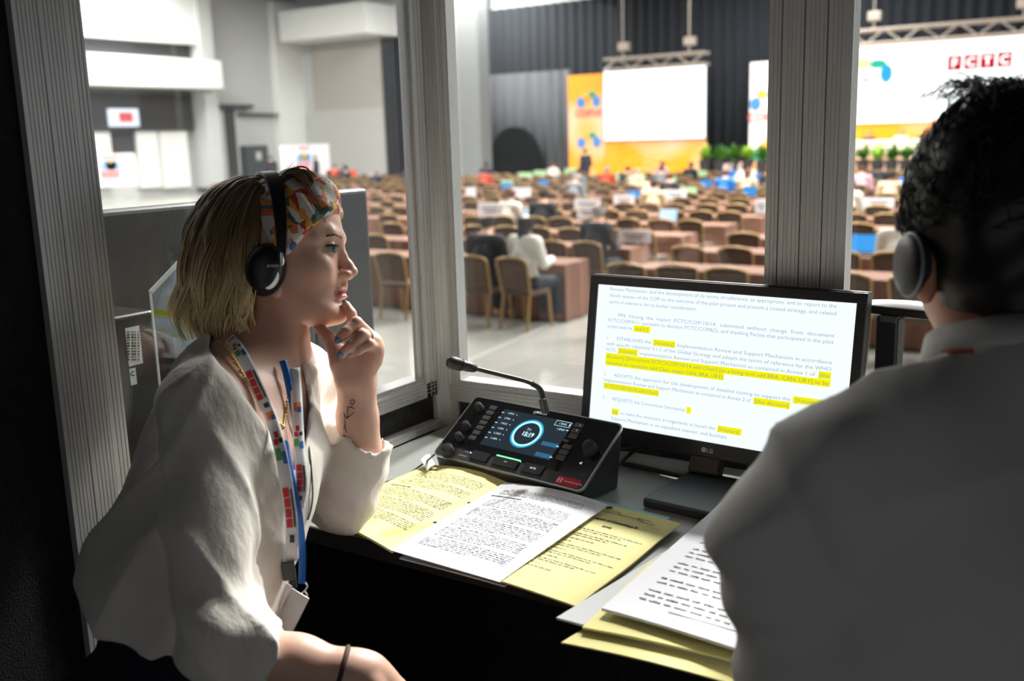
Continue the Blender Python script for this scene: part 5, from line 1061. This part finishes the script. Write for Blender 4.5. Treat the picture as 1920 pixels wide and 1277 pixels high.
def truss(px0, py0, px1, py1, dz, lab):
    y = 40.5; A, B = ony(px0, py0, y), ony(px1, py1, y); B[2] = A[2] = (A[2]+B[2])/2
    r = empty('lighting_truss', (A+B)/2); tag(r, lab, 'truss')
    for oy, oz in ((0, 0), (.5, 0), (0, -dz), (.5, -dz)): MB().tube([A+V(0, oy, oz), B+V(0, oy, oz)], .06, 8).build('chord', 'truss_metal', r, smooth=60)
    n = max(4, int((B[0]-A[0])/.62))
    for i in range(n):
        a, b = A+(B-A)*i/n, A+(B-A)*(i+1)/n; MB().tube([a+V(0, 0, 0 if i % 2 else -dz), b+V(0, 0, -dz if i % 2 else 0)], .035, 6).build('brace', 'truss_metal', r, smooth=60)
        MB().tube([a+V(0, .5, 0), b], .03, 6).build('brace', 'truss_metal', r, smooth=60)
    for q in (.2, .85): MB().tube([A+(B-A)*q, A+(B-A)*q+V(0, 0, 3)], .03, 6).build('hanger', 'truss_metal', r); MB().box(A+(B-A)*q+V(0, .1, .5), (.5, .3, .35)).build('hoist', 'truss_metal', r, bevel=.04)
truss(1132, 110, 1322, 100, .45, 'lighting truss above the blank projection screen'); truss(1560, 58, 1990, 32, .5, 'lighting truss above the screen with red squares')
# stage platform, head table, hedge
st = on_back('stage_platform', (1400, 298, 2050, 345), 'banner_orange', 3.4, y=41.5); tag(st, 'low orange fronted stage under the large screen', 'stage')
mat('cloth_white', lin(235, 225, 205), .8); sz = ony(1700, 300, 38.5)[2]
bd = on_back('stage_backdrop', (1560, 226, 1900, 285), 'banner_orange', .1, y=41.9); tag(bd, 'orange backdrop strip below the large screen', 'backdrop')
ht = ony(1660, 262, 39.6); tag(MB().box((ht[0]+1.5, 39.6, (ht[2]+sz)/2), (9, .8, ht[2]-sz)).build('head_table', 'cloth_white', bevel=.03), 'head table under a white cloth on the stage', 'table')
mat('leaf_green', lin(90, 150, 40), .6, var=.6, vscale=3, color2=lin(45, 95, 20)); mat('leaf_light', lin(150, 190, 70), .6)
def fern(c, R_, H_, seed):
    r = random.Random(seed); mb = MB()
    for i in range(46):
        a = r.uniform(0, 6.283); e = r.uniform(.25, 1.35); L = R_*r.uniform(.6, 1.1); d = V(math.cos(a)*math.cos(e), math.sin(a)*math.cos(e), math.sin(e)*H_/R_); s_ = nrm(np.cross(d, (0, 0, 1)))*.09*R_*2
        p = np.array(c); m1 = p+d*L*.55; t_ = p+d*L+V(0, 0, -.12*L); mb.add(np.array([p, m1-s_, t_, m1+s_, m1+V(0, 0, .03)]), [(0, 1, 4), (1, 2, 4), (2, 3, 4), (3, 0, 4)])
    return mb
px = 1322; i = 0
while px < 1760:
    c = ony(px, 300, 38.2); o = fern(c, .50, .72, i).build('leafy_plant', 'leaf_green' if i % 3 else 'leaf_light'); c0 = (1447 < px < 1590)
    MB().lathe((c[0], c[1], c[2]-.5), (0, 0, 1), [(0, .2), (.5, .26), (.52, .2)], 12).build('pot', 'hall_dark', o)
    tag(o, 'green leafy plant in the hedge along the stage front', 'plant', 'plants along the stage front'); px += 27; i += 1
# white sign boards standing left
for p, lab in (((165, 288, 250, 350), 'white sign board with round emblem at the far left'), ((527, 271, 613, 335), 'white sign board behind the woman\'s head')):
    b = on_left('sign_board', p, 'banner_white', .2, out=5.); tag(b, lab, 'sign')
    a_ = onx((p[0]+p[2])/2, p[1], XL+5.21); cx, cy = (p[0]+p[2])/2, (p[1]+p[3])/2+2
    mat('pale_blue', lin(150, 190, 225), .6); mat('pale_gold', lin(248, 205, 130), .6); mat('pale_red', lin(236, 160, 160), .6)
    for dx, dy, ry, rz, mt in ((-8, -6, .26, .32, 'pale_blue'), (0, -11, .28, .22, 'pale_gold'), (8, -6, .26, .32, 'pale_blue')):
        c = onx(cx+dx, cy+dy, XL+5.21); mb = MB(); mb.extrude([V(c[0], c[1]+ry*math.cos(q), c[2]+rz*math.sin(q)) for q in np.linspace(0, 6.283, 12, endpoint=False)], V(.03, 0, 0)); mb.build('emblem_petal', mt, b, recalc=True)
    for dy in (2, 9): c = onx(cx, cy+dy, XL+5.23); MB().box(c, (.03, .9, .18)).build('emblem_text', 'pale_red', b)
    c = onx(cx, p[1]+6, XL+5.23); MB().box(c, (.03, .8, .12)).build('heading_bar', 'pale_red', b)
# ---- seating: tables and chairs in rows facing the stage
mat('chair_fabric', lin(92, 74, 62), .9, var=.2, vscale=8); mat('chair_gold', lin(168, 135, 88), .4, .35); mat('table_cloth', lin(132, 94, 77), .85, var=.15, vscale=2)
def chair_parts(root):
    f = 'chair_fabric'; g = 'chair_gold'
    MB().box((0, .02, .45), (.43, .43, .07)).build('seat', f, root, bevel=.02)
    MB().grid(lambda u, v: V((u-.5)*(.40+.04*v), -.21-.07*v-.02*math.cos((u-.5)*3), .50+.36*v+(.035*math.cos((u-.5)*math.pi)*v)), 7, 5, 0).build('backrest', f, root, smooth=60).modifiers.new('s', 'SOLIDIFY').thickness = .04
    pth = [V(-.215, -.19, .44), V(-.225, -.225, .62), V(-.235, -.27, .81), V(-.225, -.285, .865), V(-.12, -.295, .895), V(0, -.30, .905), V(.12, -.295, .895), V(.225, -.285, .865), V(.235, -.27, .81), V(.225, -.225, .62), V(.215, -.19, .44)]
    MB().tube(pth, .016, 6).build('back_frame', g, root, smooth=60)
    for x, y, x2, y2 in ((-.2, .2, -.21, .24), (.2, .2, .21, .24), (-.2, -.19, -.215, -.27), (.2, -.19, .215, -.27)):
        MB().bar((x, y, .44), (x2, y2, 0), .028, .028).build('leg', g, root)
proto = empty('banquet_chair'); chair_parts(proto)
# far chairs: the same chair as one mesh
def chair_mesh():
    bm = bmesh.new(); dg = bpy.context.evaluated_depsgraph_get(); me = bpy.data.meshes.new('banquet_chair_far'); vs, fs, mi = [], [], []
    for ch in proto.children:
        m2 = bpy.data.meshes.new_from_object(ch.evaluated_get(dg)); k_ = len(vs); vs += [v.co[:] for v in m2.vertices]
        for p in m2.polygons: fs.append(tuple(i+k_ for i in p.vertices)); mi.append(0 if m2.materials[0].name.startswith('chair_fabric') else 1)
        bpy.data.meshes.remove(m2)
    me.from_pydata(vs, [], fs); me.materials.append(M['chair_fabric']); me.materials.append(M['chair_gold']); me.polygons.foreach_set('material_index', mi); bm.free(); return me
bpy.context.view_layer.update(); CH = chair_mesh()
ROWS = [10.4+1.86*i for i in range(15)]
TX = [-.6, -2.5, -4.4, -7.15, -9.05, -10.95, -13.7, -15.6, -17.5, -20.3, -22.2, -24.1, -27., -28.9, -30.8, -33.6, -35.5]
def seen(x, y, z):
    px, py, d = project((x, y, z))
    if d < 1 or py < 0 or py > 640: return False
    if 150 < px < 700: return py < 352 and px > 430
    if 700 <= px < 765: return True
    if 835 < px < 1455: return py < 535 or px < 1110
    return 1580 < px < 1730
CHAIRS = []; TABLES = []; rc = random.Random(3)
for ri, y in enumerate(ROWS):
    for tx in TX:
        if seen(tx-.9, y+.75, HF+.72) or seen(tx+.9, y+.75, HF+.72) or seen(tx, y+.75, HF+.72): TABLES.append((tx, y+.78, ri))
        for dx in (-.6, 0, .6):
            if seen(tx+dx, y-.2, HF+.9): CHAIRS.append((tx+dx+rc.uniform(-.04, .04), y+rc.uniform(-.06, .06), ri))
ROWX = {}
for c in sorted(CHAIRS): ROWX.setdefault(c[2], []).append(c[0])
def nth(x, ri, R=None):
    i = ROWX[ri].index(x)+1; s = 'th' if 10 <= i % 100 <= 20 else {1: 'st', 2: 'nd', 3: 'rd'}.get(i % 10, 'th'); return '%d%s' % (i, s)
CHAIRS.sort(key=lambda c: c[1]*.84-c[0]*.54)
ORD = ['first', 'second', 'third', 'fourth', 'fifth', 'sixth', 'seventh', 'eighth', 'ninth', 'tenth', 'eleventh', 'twelfth', 'thirteenth', 'fourteenth', 'last']
mrest = MB(); used = False
for i, (x, y, ri) in enumerate(CHAIRS):
    D = y*.84-x*.54; rz = rc.uniform(-.12, .12)
    if i >= 296:
        c_, s_ = math.cos(rz), math.sin(rz); q = np.array([v.co[:] for v in CH.vertices])@np.array([[c_, s_, 0], [-s_, c_, 0], [0, 0, 1]])+V(x, y, HF); mrest.add(q, [tuple(p.vertices) for p in CH.polygons]); continue
    if D < 21:
        o = proto if not used else copy_tree(proto); used = True
    else: o = bpy.data.objects.new('banquet_chair', CH); COL.objects.link(o)
    o.location = (x, y, HF); o.rotation_euler = (0, 0, rz)
    tag(o, ('brown gold-framed banquet chair, %s from left in the %s seating row' % (nth(x, ri), ORD[ri])) if ri < 8 else 'small distant brown banquet chair in the %s seating row' % ORD[ri], 'chair', 'chairs in the %s row' % ORD[ri])
if mrest.n:
    o = mrest.build('far_banquet_chairs', 'chair_fabric', origin=V(0, 0, 0)); tag(o, 'distant brown chairs massed at the back of the hall', 'chairs', kind='stuff')
def table_mesh():
    mb = MB(); w, d, h = .92, .32, .74; n = 40; per = []
    for i in range(n):
        t = i/n*2*(w+d)*2; L = [(0, 2*w, -w, -d, 1, 0), (2*w, 2*w+2*d, w, -d, 0, 1), (2*w+2*d, 4*w+2*d, w, d, -1, 0), (4*w+2*d, 4*w+4*d, -w, d, 0, -1)]
        for a, b, x0, y0, ex, ey in L:
            if a <= t < b: per.append((x0+ex*(t-a), y0+ey*(t-a)))
    n = len(per); top = [V(x, y, h) for x, y in per]; mid = [V(x*(1+.012*math.sin(i*2.2)), y*(1+.05*math.sin(i*2.2)), h-.04) for i, (x, y) in enumerate(per)]; bot = [V(x*(1.01+.02*math.sin(i*2.2)), y*(1.03+.08*math.sin(i*2.2)), .02) for i, (x, y) in enumerate(per)]
    mb.add(np.array(top+mid+bot), [tuple(range(n))]+[(i+k*n, i+(k+1)*n, (i+1) % n+(k+1)*n, (i+1) % n+k*n) for k in (0, 1) for i in range(n)])
    return mb
tm = None
for i, (x, y, ri) in enumerate(TABLES):
    if tm is None: o = table_mesh().build('conference_table', 'table_cloth', origin=V(0, 0, 0)); tm = o.data
    else: o = bpy.data.objects.new('conference_table', tm); COL.objects.link(o)
    o.location = (x, y, HF); tcn = sorted(t[0] for t in TABLES if t[2] == ri).index(x); tag(o, 'brown draped conference table, %s from left in the %s seating row' % (ORD[min(tcn, 13)], ORD[ri]), 'table', 'draped tables in the %s row' % ORD[ri])
# ================================================================== NEXT BOOTH, seen through the left window
mat('tv_back', (.030, .031, .034), .45, bump=.03, bscale=700); mat('tower_black', (.020, .020, .022), .35, var=.3, vscale=6, stretch=(1, 1, 12)); mat('wood_desk', lin(150, 118, 90), .5, var=.2, vscale=5, stretch=(1, 8, 1)); glass_mat('acrylic', (.90, .93, .93), 1.4); mat('acrylic_edge', (.75, .82, .82), .2)
XN = X0-.40
# side table outside the glass
tb = empty('side_table', (X0-.55, 1.15, HF)); tag(tb, 'small wooden table outside the left window', 'table')
MB().box((X0-.46, 1.25, .645), (.74, 1.5, .03)).build('top', 'wood_desk', tb, bevel=.003)
for x in (X0-.14, X0-.78):
    for y in (.56, 1.94): MB().box((x, y, (HF+.63)/2), (.05, .05, .63-HF)).build('leg', 'hall_dark', tb)
# large display seen from behind
tvx = X0-.42
tR0, tR1 = onx(690, 352, tvx), onx(722, 715, tvx); yR_ = tR0[1]; zt = tR0[2]; tL = onx(172, 352, tvx)
tv = empty('display_monitor', (tvx, (tL[1]+yR_)/2, .66)); tag(tv, 'large dark display seen from behind outside the left window', 'monitor')
MB().box((tvx-.02, (tL[1]+yR_)/2-.03, (zt+.70)/2), (.04, yR_-tL[1]+.06, zt-.70)).build('back_cover', 'tv_back', tv, bevel=.012, seg=3)
MB().box((tvx+.012, (tL[1]+yR_)/2-.05, (zt+.70)/2-.02), (.03, (yR_-tL[1])*.5, (zt-.70)*.40)).build('rear_bulge', 'tv_back', tv, bevel=.012, seg=3)
for cx, cy, n in ((596, 642, 8), (663, 700, 12)):
    c = onx(cx, cy, tvx+.03)
    for i in range(n): MB().box((tvx+.002, c[1]-.05+.011*i, c[2]), (.006, .004, .030)).build('vent_slot', 'dark_gap', tv)
MB().box((tvx-.02, (tL[1]+yR_)/2, .68), (.16, .34, .035)).build('stand', 'tv_back', tv, bevel=.008)
# computer tower with stickers
tx = X0-.20; a = onx(172, 600, tx); b = onx(282, 600, tx); zt = onx(225, 592, tx)[2]
tw = empty('computer_tower', (tx-.09, (a[1]+b[1])/2, .66)); tag(tw, 'black computer tower with barcode sticker behind the left window', 'computer')
MB().box((tx-.08, (a[1]+b[1])/2, (zt+.66)/2), (.16, b[1]-a[1]+.02, zt-.66)).build('case', 'tower_black', tw, bevel=.008, seg=3)
def stick(px0, py0, px1, py1, mt, name, par, lift=.001):
    A, B = onx(px0, py0, tx+lift), onx(px1, py1, tx+lift); return MB().box((tx+lift, (A[1]+B[1])/2, (A[2]+B[2])/2), (.001, abs(B[1]-A[1]), abs(A[2]-B[2]))).build(name, mt, par)
mat('sticker_white', (.72, .80, .83), .5); s1_ = stick(234, 616, 268, 681, 'sticker_white', 'barcode_sticker', tw)
for x0, x1 in ((238, 243), (247, 250.5), (252, 255), (259, 261.5)):
    mb = MB()
    for i in range(11):
        A, B = onx(x0, 621+5.2*i, tx+.002), onx(x1, 624+5.2*i, tx+.002); mb.box((tx+.002, (A[1]+B[1])/2, (A[2]+B[2])/2), (.0006, abs(B[1]-A[1]), abs(A[2]-B[2])*(.5+.5*((i*7) % 3)/2)))
    mb.build('barcode', 'ink_black', s1_)['kind'] = 'stuff'
s2_ = stick(242, 692, 257, 720, 'sticker_white', 'letter_sticker', tw); c = onx(249, 705, tx+.002); mb = MB(); put_text(mb, 'C', .012, V(tx+.002, c[1], c[2]), (0, 1, 0), (0, 0, 1), 'CENTER', .0004); mb.build('sticker_letter', 'ink_black', s2_)
# clear acrylic stand
A, B, C_, Dd = onx(282, 548, X0-.12), onx(350, 476, X0-.12), onx(350, 760, X0-.12), onx(280, 760, X0-.12); A2 = V(A[0], A[1], A[2])
ac = empty('acrylic_stand', (X0-.12, (A[1]+B[1])/2, .66)); tag(ac, 'clear acrylic stand with slanted top behind the woman\'s hair', 'stand')
yy0, yy1 = A[1], B[1]+.14; sl = (B[2]-A[2])/(B[1]-A[1])
pl = [V(X0-.12, yy0, .66), V(X0-.12, yy1, .66), V(X0-.12, yy1, A[2]+sl*(yy1-yy0)*.6), V(X0-.12, B[1], B[2]), V(X0-.12, yy0, A[2])]
MB().extrude(pl, V(-.004, 0, 0)).build('front_sheet', 'acrylic', ac, recalc=True)
MB().bar(pl[4], pl[3], .006, .006).build('top_edge', 'acrylic_edge', ac); MB().bar(pl[0], pl[4], .003, .003).build('side_edge', 'acrylic_edge', ac)
# paper cup lying beside the tower, cable
c = onx(226, 818, X0-.10); mb = MB(); mb.lathe((X0-.14, c[1], .662+.033), (.5, .8, 0), [(0, .032), (.001, .033), (.085, .026), (.086, .024)], 22)
tag(mb.build('paper_cup', 'paper_white', smooth=40), 'white paper cup lying on its side on the side table', 'cup')
mb = MB().tube(spline([V(X0-.10, a[1]-.02, .668), V(X0-.09, a[1]+.06, .672), V(X0-.10, a[1]+.12, .668), V(X0-.16, a[1]+.2, .668)], 6), .004, 8); tag(mb.build('cable', 'rubber_black', smooth=60), 'black cable curling below the computer tower', 'cable')
# ================================================================== PEOPLE, PLACARDS AND LAPTOPS IN THE HALL
mat('hall_skin_light', lin(210, 165, 140), .6); mat('hall_skin_dark', lin(110, 75, 58), .6); mat('hall_hair_dark', (.02, .016, .014), .6); mat('hall_hair_grey', (.35, .34, .33), .7); mat('hall_hair_brown', lin(95, 62, 45), .6)
for n_, c in (('white', lin(228, 222, 212)), ('dark', lin(38, 40, 48)), ('blue', lin(40, 110, 190)), ('grey', lin(120, 122, 126)), ('beige', lin(205, 180, 150)), ('red', lin(190, 75, 55)), ('pink', lin(205, 160, 170)), ('navy', lin(35, 48, 85))): mat('cloth_'+n_+'_hall', c, .85)
def sit_body(P):
    d = chain(P, [V(0, 0, .52), V(0, -.02, .80), V(0, .02, 1.0)], [.13, .13, .10], .05); d = smin(d, cap(P, V(-.16, 0, 1.0), V(.16, 0, 1.0), .065, .065), .05)
    for q in (-1, 1):
        d = smin(d, chain(P, [V(q*.19, 0, .98), V(q*.23, .06, .74), V(q*.14, .30, .76)], [.055, .045, .035], .02), .02); d = smin(d, chain(P, [V(q*.09, .02, .5), V(q*.10, .42, .50), V(q*.10, .44, .06), V(q*.10, .54, .05)], [.085, .06, .045, .035], .02), .03)
    d = smin(d, cap(P, V(0, .03, 1.02), V(0, .05, 1.14), .05, .05), .03); d = smin(d, ell(P, V(0, .06, 1.22), (.075, .092, .115)), .02); d = smin(d, ell(P, V(0, .155, 1.21), (.014, .02, .025)), .01); return d
def stand_body(P):
    d = chain(P, [V(0, 0, .92), V(0, 0, 1.2), V(0, 0, 1.42)], [.14, .13, .10], .05); d = smin(d, cap(P, V(-.17, 0, 1.42), V(.17, 0, 1.42), .06, .06), .05)
    for q in (-1, 1):
        d = smin(d, chain(P, [V(q*.20, 0, 1.4), V(q*.25, -.02, 1.12), V(q*.20, .12, .92)], [.055, .045, .035], .02), .02); d = smin(d, chain(P, [V(q*.09, 0, .92), V(q*.10, .02, .5), V(q*.11, 0, .06), V(q*.11, .12, .04)], [.09, .06, .045, .035], .02), .03)
    d = smin(d, cap(P, V(0, 0, 1.45), V(0, .02, 1.56), .05, .05), .03); d = smin(d, ell(P, V(0, .03, 1.64), (.075, .092, .115)), .02); d = smin(d, ell(P, V(0, .125, 1.63), (.014, .02, .025)), .01); return d
def fig(fn, h, top):
    lo, hi = V(-.36, -.28, -.02), V(.36, .66, top+.16); hz = top-.035
    b = nets(fn, lo, hi, .02)
    wz = .58 if top < 1.3 else .95
    c = nets(lambda P: smax(smax(fn(P)-.014, P[..., 2]-hz, .01), wz-P[..., 2], .01), lo, hi, .022)
    tr_ = nets(lambda P: smax(smax(fn(P)-.012, P[..., 2]-wz-.02, .01), .1-P[..., 2], .01), lo, hi, .022)
    hc = V(0, h, top+.115)
    hs = nets(lambda P: smax(ell(P, hc+V(0, -.008, .012), (.086, .102, .12)), -ell(P, hc+V(0, .11, -.04), (.075, .075, .11)), .01), lo, hi, .016)
    hl_ = nets(lambda P: smax(smin(ell(P, hc+V(0, -.008, .012), (.088, .104, .122)), cap(P, hc+V(0, -.07, 0), hc+V(0, -.11, -.30), .075, .05), .05), -ell(P, hc+V(0, .11, -.04), (.075, .075, .11)), .01), lo, hi, .016)
    out = []
    for nm, (v, f) in (('body', b), ('clothing', c), ('hair', hs), ('long_hair', hl_), ('trousers', tr_)):
        me = bpy.data.meshes.new(nm); me.from_pydata(v.tolist(), [], f.tolist()); me.polygons.foreach_set('use_smooth', [True]*len(me.polygons)); me.materials.append(M['hall_skin_light']); out.append(me)
    return out
SIT, STAND = fig(sit_body, .06, 1.10), fig(stand_body, .03, 1.52)
def person(x, y, z, rz, meshes, skin, cloth, hair, lab, long=False):
    r = empty('person', (x, y, z), rz); r.scale = (1.08,)*3; tag(r, lab, 'person', 'delegates in the hall')
    for nm, me, mt in (('body', meshes[0], skin), ('clothing', meshes[1], cloth), ('hair', meshes[3] if long else meshes[2], hair), ('trousers', meshes[4], 'cloth_dark_hall')):
        o = bpy.data.objects.new(nm, me); COL.objects.link(o); o.parent = r; o.material_slots[0].link = 'OBJECT'; o.material_slots[0].material = M[mt]
    return r
WORD = {'white': 'white', 'dark': 'dark', 'blue': 'bright blue', 'grey': 'grey', 'beige': 'beige', 'red': 'red', 'pink': 'pink', 'navy': 'navy'}
PEOPLE = [(942, 425, 'white', 'dark', 1, 'woman with long dark hair in white jacket near the front window'), (868, 425, 'dark', 'dark', 0, 'person in dark clothes at the left edge of the front window'), (955, 365, 'white', 'brown', 0, 'man in a loose white shirt two rows behind the woman in white'), (1213, 392, 'dark', 'grey', 0, 'grey haired person in dark coat before a bright laptop'),
    (1075, 360, 'dark', 'dark', 0, 0), (1002, 302, 'navy', 'dark', 0, 0), (1045, 308, 'white', 'brown', 0, 0), (1122, 318, 'red', 'grey', 0, 0), (1150, 328, 'grey', 'grey', 0, 0), (1166, 316, 'dark', 'dark', 0, 0), (1242, 306, 'pink', 'dark', 0, 0), (1215, 330, 'beige', 'brown', 0, 0), (1235, 342, 'beige', 'dark', 0, 0), (1285, 328, 'dark', 'brown', 0, 0), (1305, 308, 'dark', 'dark', 0, 0), (1325, 326, 'blue', 'brown', 0, 0), (1352, 312, 'blue', 'grey', 0, 0), (1395, 322, 'beige', 'brown', 1, 0), (1412, 310, 'white', 'dark', 0, 0), (1430, 318, 'dark', 'dark', 0, 0), (1085, 322, 'grey', 'dark', 0, 0), (930, 318, 'red', 'brown', 0, 0), (1372, 316, 'white', 'dark', 0, 0), (1265, 316, 'grey', 'dark', 0, 0), (1190, 322, 'beige', 'grey', 0, 0),
    (1672, 412, 'white', 'dark', 1, 'person in white beside the man\'s dark head'), (1605, 330, 'beige', 'dark', 0, 0), (1650, 312, 'dark', 'dark', 0, 0), (1625, 318, 'pink', 'brown', 0, 0), (1680, 322, 'blue', 'dark', 0, 0), (1640, 340, 'white', 'dark', 0, 0),
    (645, 312, 'navy', 'brown', 0, 0), (668, 315, 'dark', 'dark', 0, 0), (700, 308, 'red', 'brown', 0, 0), (690, 322, 'dark', 'grey', 0, 0), (480, 325, 'red', 'dark', 0, 0), (455, 328, 'dark', 'dark', 0, 0), (735, 318, 'dark', 'brown', 0, 0)]
free = [(c[0], c[1], c[2]) for c in CHAIRS]; cnt = {}
for px, py, cl, hr_, lg, lab in PEOPLE:
    t = onz(px, py, HF+1.30); b_ = min(free, key=lambda c: (c[0]-t[0])**2+(c[1]-t[1])**2*.35); free.remove(b_)
    if not lab:
        side = 'left window' if px < 760 else ('right window' if px > 1500 else 'front window'); kx = (cl, hr_, side, b_[2]); cnt[kx] = cnt.get(kx, 0)+1
        lab = 'seated delegate in %s clothes with %s hair, %s row, seen through %s' % (WORD[cl], hr_, ORD[b_[2]], side)
    sk = 'hall_skin_dark' if (px*7) % 3 == 0 else 'hall_skin_light'
    person(b_[0], b_[1]+.0, HF, rc.uniform(-.2, .2), SIT, sk, 'cloth_%s_hall' % cl, 'hall_hair_'+hr_, lab, lg)
o = onz(1098, 320, HF+.55); o = ony(1098, 300, 37.); person(o[0], 37.0, HF, 1.2, STAND, 'hall_skin_light', 'cloth_dark_hall', 'hall_hair_dark', 'standing person in dark suit before the orange banner')
o = onx(592, 300, XL+7); person(o[0], o[1], HF, 2.0, STAND, 'hall_skin_light', 'cloth_dark_hall', 'hall_hair_dark', 'standing person in dark clothes beside the white sign board')
o = onx(508, 300, XL+5); person(o[0], o[1], HF, 1., STAND, 'hall_skin_light', 'cloth_dark_hall', 'hall_hair_dark', 'standing person in dark clothes near the far doorway')
for i, (px, cl) in enumerate(((1630, 'dark'), (1690, 'white'), (1735, 'dark'))):
    o = ony(px, 250, 40.3); person(o[0], 40.3, sz-.30, math.pi, SIT, 'hall_skin_light', 'cloth_%s_hall' % cl, 'hall_hair_dark', 'panel member in %s seated behind the white head table, %s from left' % (cl, ('first', 'second', 'third')[i]))
# placards and laptops on the tables
mat('card_white', lin(226, 226, 232), .6); mat('card_green', lin(165, 205, 160), .6); mat('card_orange', lin(225, 90, 60), .6)
def nearest_table(px, py, z):
    t = onz(px, py, z); return t, min(TABLES, key=lambda c: (max(0, abs(c[0]-t[0])-.8))**2*3+(c[1]-t[1])**2)
cards = [(1125, 378, 'white', 56, 22), (1230, 430, 'white', 56, 24), (1403, 410, 'white', 50, 24), (1140, 384-4, 'white', 0, 0), (920, 393, 'white', 50, 26), (978, 362, 'white', 34, 20), (1235, 367, 'white', 36, 18), (1437, 388, 'white', 20, 26), (883, 360, 'white', 18, 20), (1648, 373, 'white', 46, 18), (1105, 402, 'white', 44, 22), (750, 372, 'white', 26, 16), (1170, 372, 'white', 36, 18),
    (1015, 325, 'green', 36, 12), (1060, 322, 'green', 34, 12), (1170, 334, 'green', 28, 14), (1252, 334, 'green', 28, 14), (1290, 356, 'green', 28, 14), (1356, 340, 'green', 26, 16), (1200, 330, 'green', 26, 12), (935, 345, 'green', 22, 12), (1310, 326, 'green', 26, 14), (1385, 338, 'green', 20, 14), (985, 330, 'green', 26, 12),
    (660, 325, 'orange', 20, 12), (705, 320, 'orange', 18, 12), (620, 322, 'orange', 20, 12), (740, 316, 'orange', 16, 10), (455, 326, 'orange', 16, 12), (700, 332, 'white', 16, 10)]
ci = {}
for px, py, cl, wd, hg in cards:
    if not wd: continue
    t, tb_ = nearest_table(px, py, HF+.92); y = tb_[1]+.18; x = float(np.clip(t[0]*y/t[1], tb_[0]-.75, tb_[0]+.75)); d = project((x, y, HF+.9))[2]; w_ = min(.62, wd*d/F/.84); h_ = min(.30, hg*d/F)
    r = MB().box((x, y, HF+.775+h_/2), (w_, .015, h_)).build('name_placard', 'card_'+cl); MB().box((x, y+.03, HF+.758), (w_*.6, .12, .03)).build('foot', 'hall_dark', r)
    if cl == 'white' and d < 26:
        mb = MB()
        for q in range(2): mb.box((x, y-.009, HF+.775+h_*(.62-.28*q)), (w_*(.7-.2*q), .002, h_*.12))
        mb.build('printed_name', 'logo_dark', r)['kind'] = 'stuff'
    ky = (cl, tb_[2]); ci[ky] = ci.get(ky, 0)+1; sd = 'left window' if px < 760 else ('right window' if px > 1500 else 'front window')
    tag(r, '%s name placard on a table of the %s row, %s from left, %s' % (cl, ORD[tb_[2]], ORD[ci[ky]-1], sd), 'placard', 'name placards in the hall')
emat('laptop_blue', lin(70, 160, 235), .9); emat('laptop_white', lin(200, 230, 250), 1.)
li = 0
for px, py, mt in ((1247, 412, 'laptop_white'), (945, 352, 'laptop_blue'), (1020, 345, 'laptop_blue'), (1183, 372, 'laptop_blue'), (1320, 348, 'laptop_blue'), (1390, 330, 'laptop_blue'), (1425, 338, 'laptop_blue'), (990, 398, 'laptop_white'), (905, 458, 'laptop_white'), (1615, 452, 'laptop_blue'), (1402, 360, 'laptop_blue')):
    t, tb_ = nearest_table(px, py, HF+.86); y = tb_[1]-.08; x = float(np.clip(t[0]*y/t[1], tb_[0]-.72, tb_[0]+.72)); r = empty('laptop', (x, y, HF+.745)); tag(r, 'open laptop with lit %s screen, row %s, %s one along' % (mt.split('_')[1], ORD[tb_[2]], ORD[li % 14]), 'laptop', 'laptops on the hall tables'); li += 1
    MB().box((x, y, HF+.755), (.36, .24, .018)).build('keyboard_base', 'hall_dark', r, bevel=.004); MB().box((x, y+.15, HF+.88), (.36, .012, .25), [(1, 0, 0), (0, .97, -.24), (0, .24, .97)]).build('lid', 'hall_dark', r); MB().box((x, y+.141, HF+.88), (.335, .004, .22), [(1, 0, 0), (0, .97, -.24), (0, .24, .97)]).build('screen', mt, r)
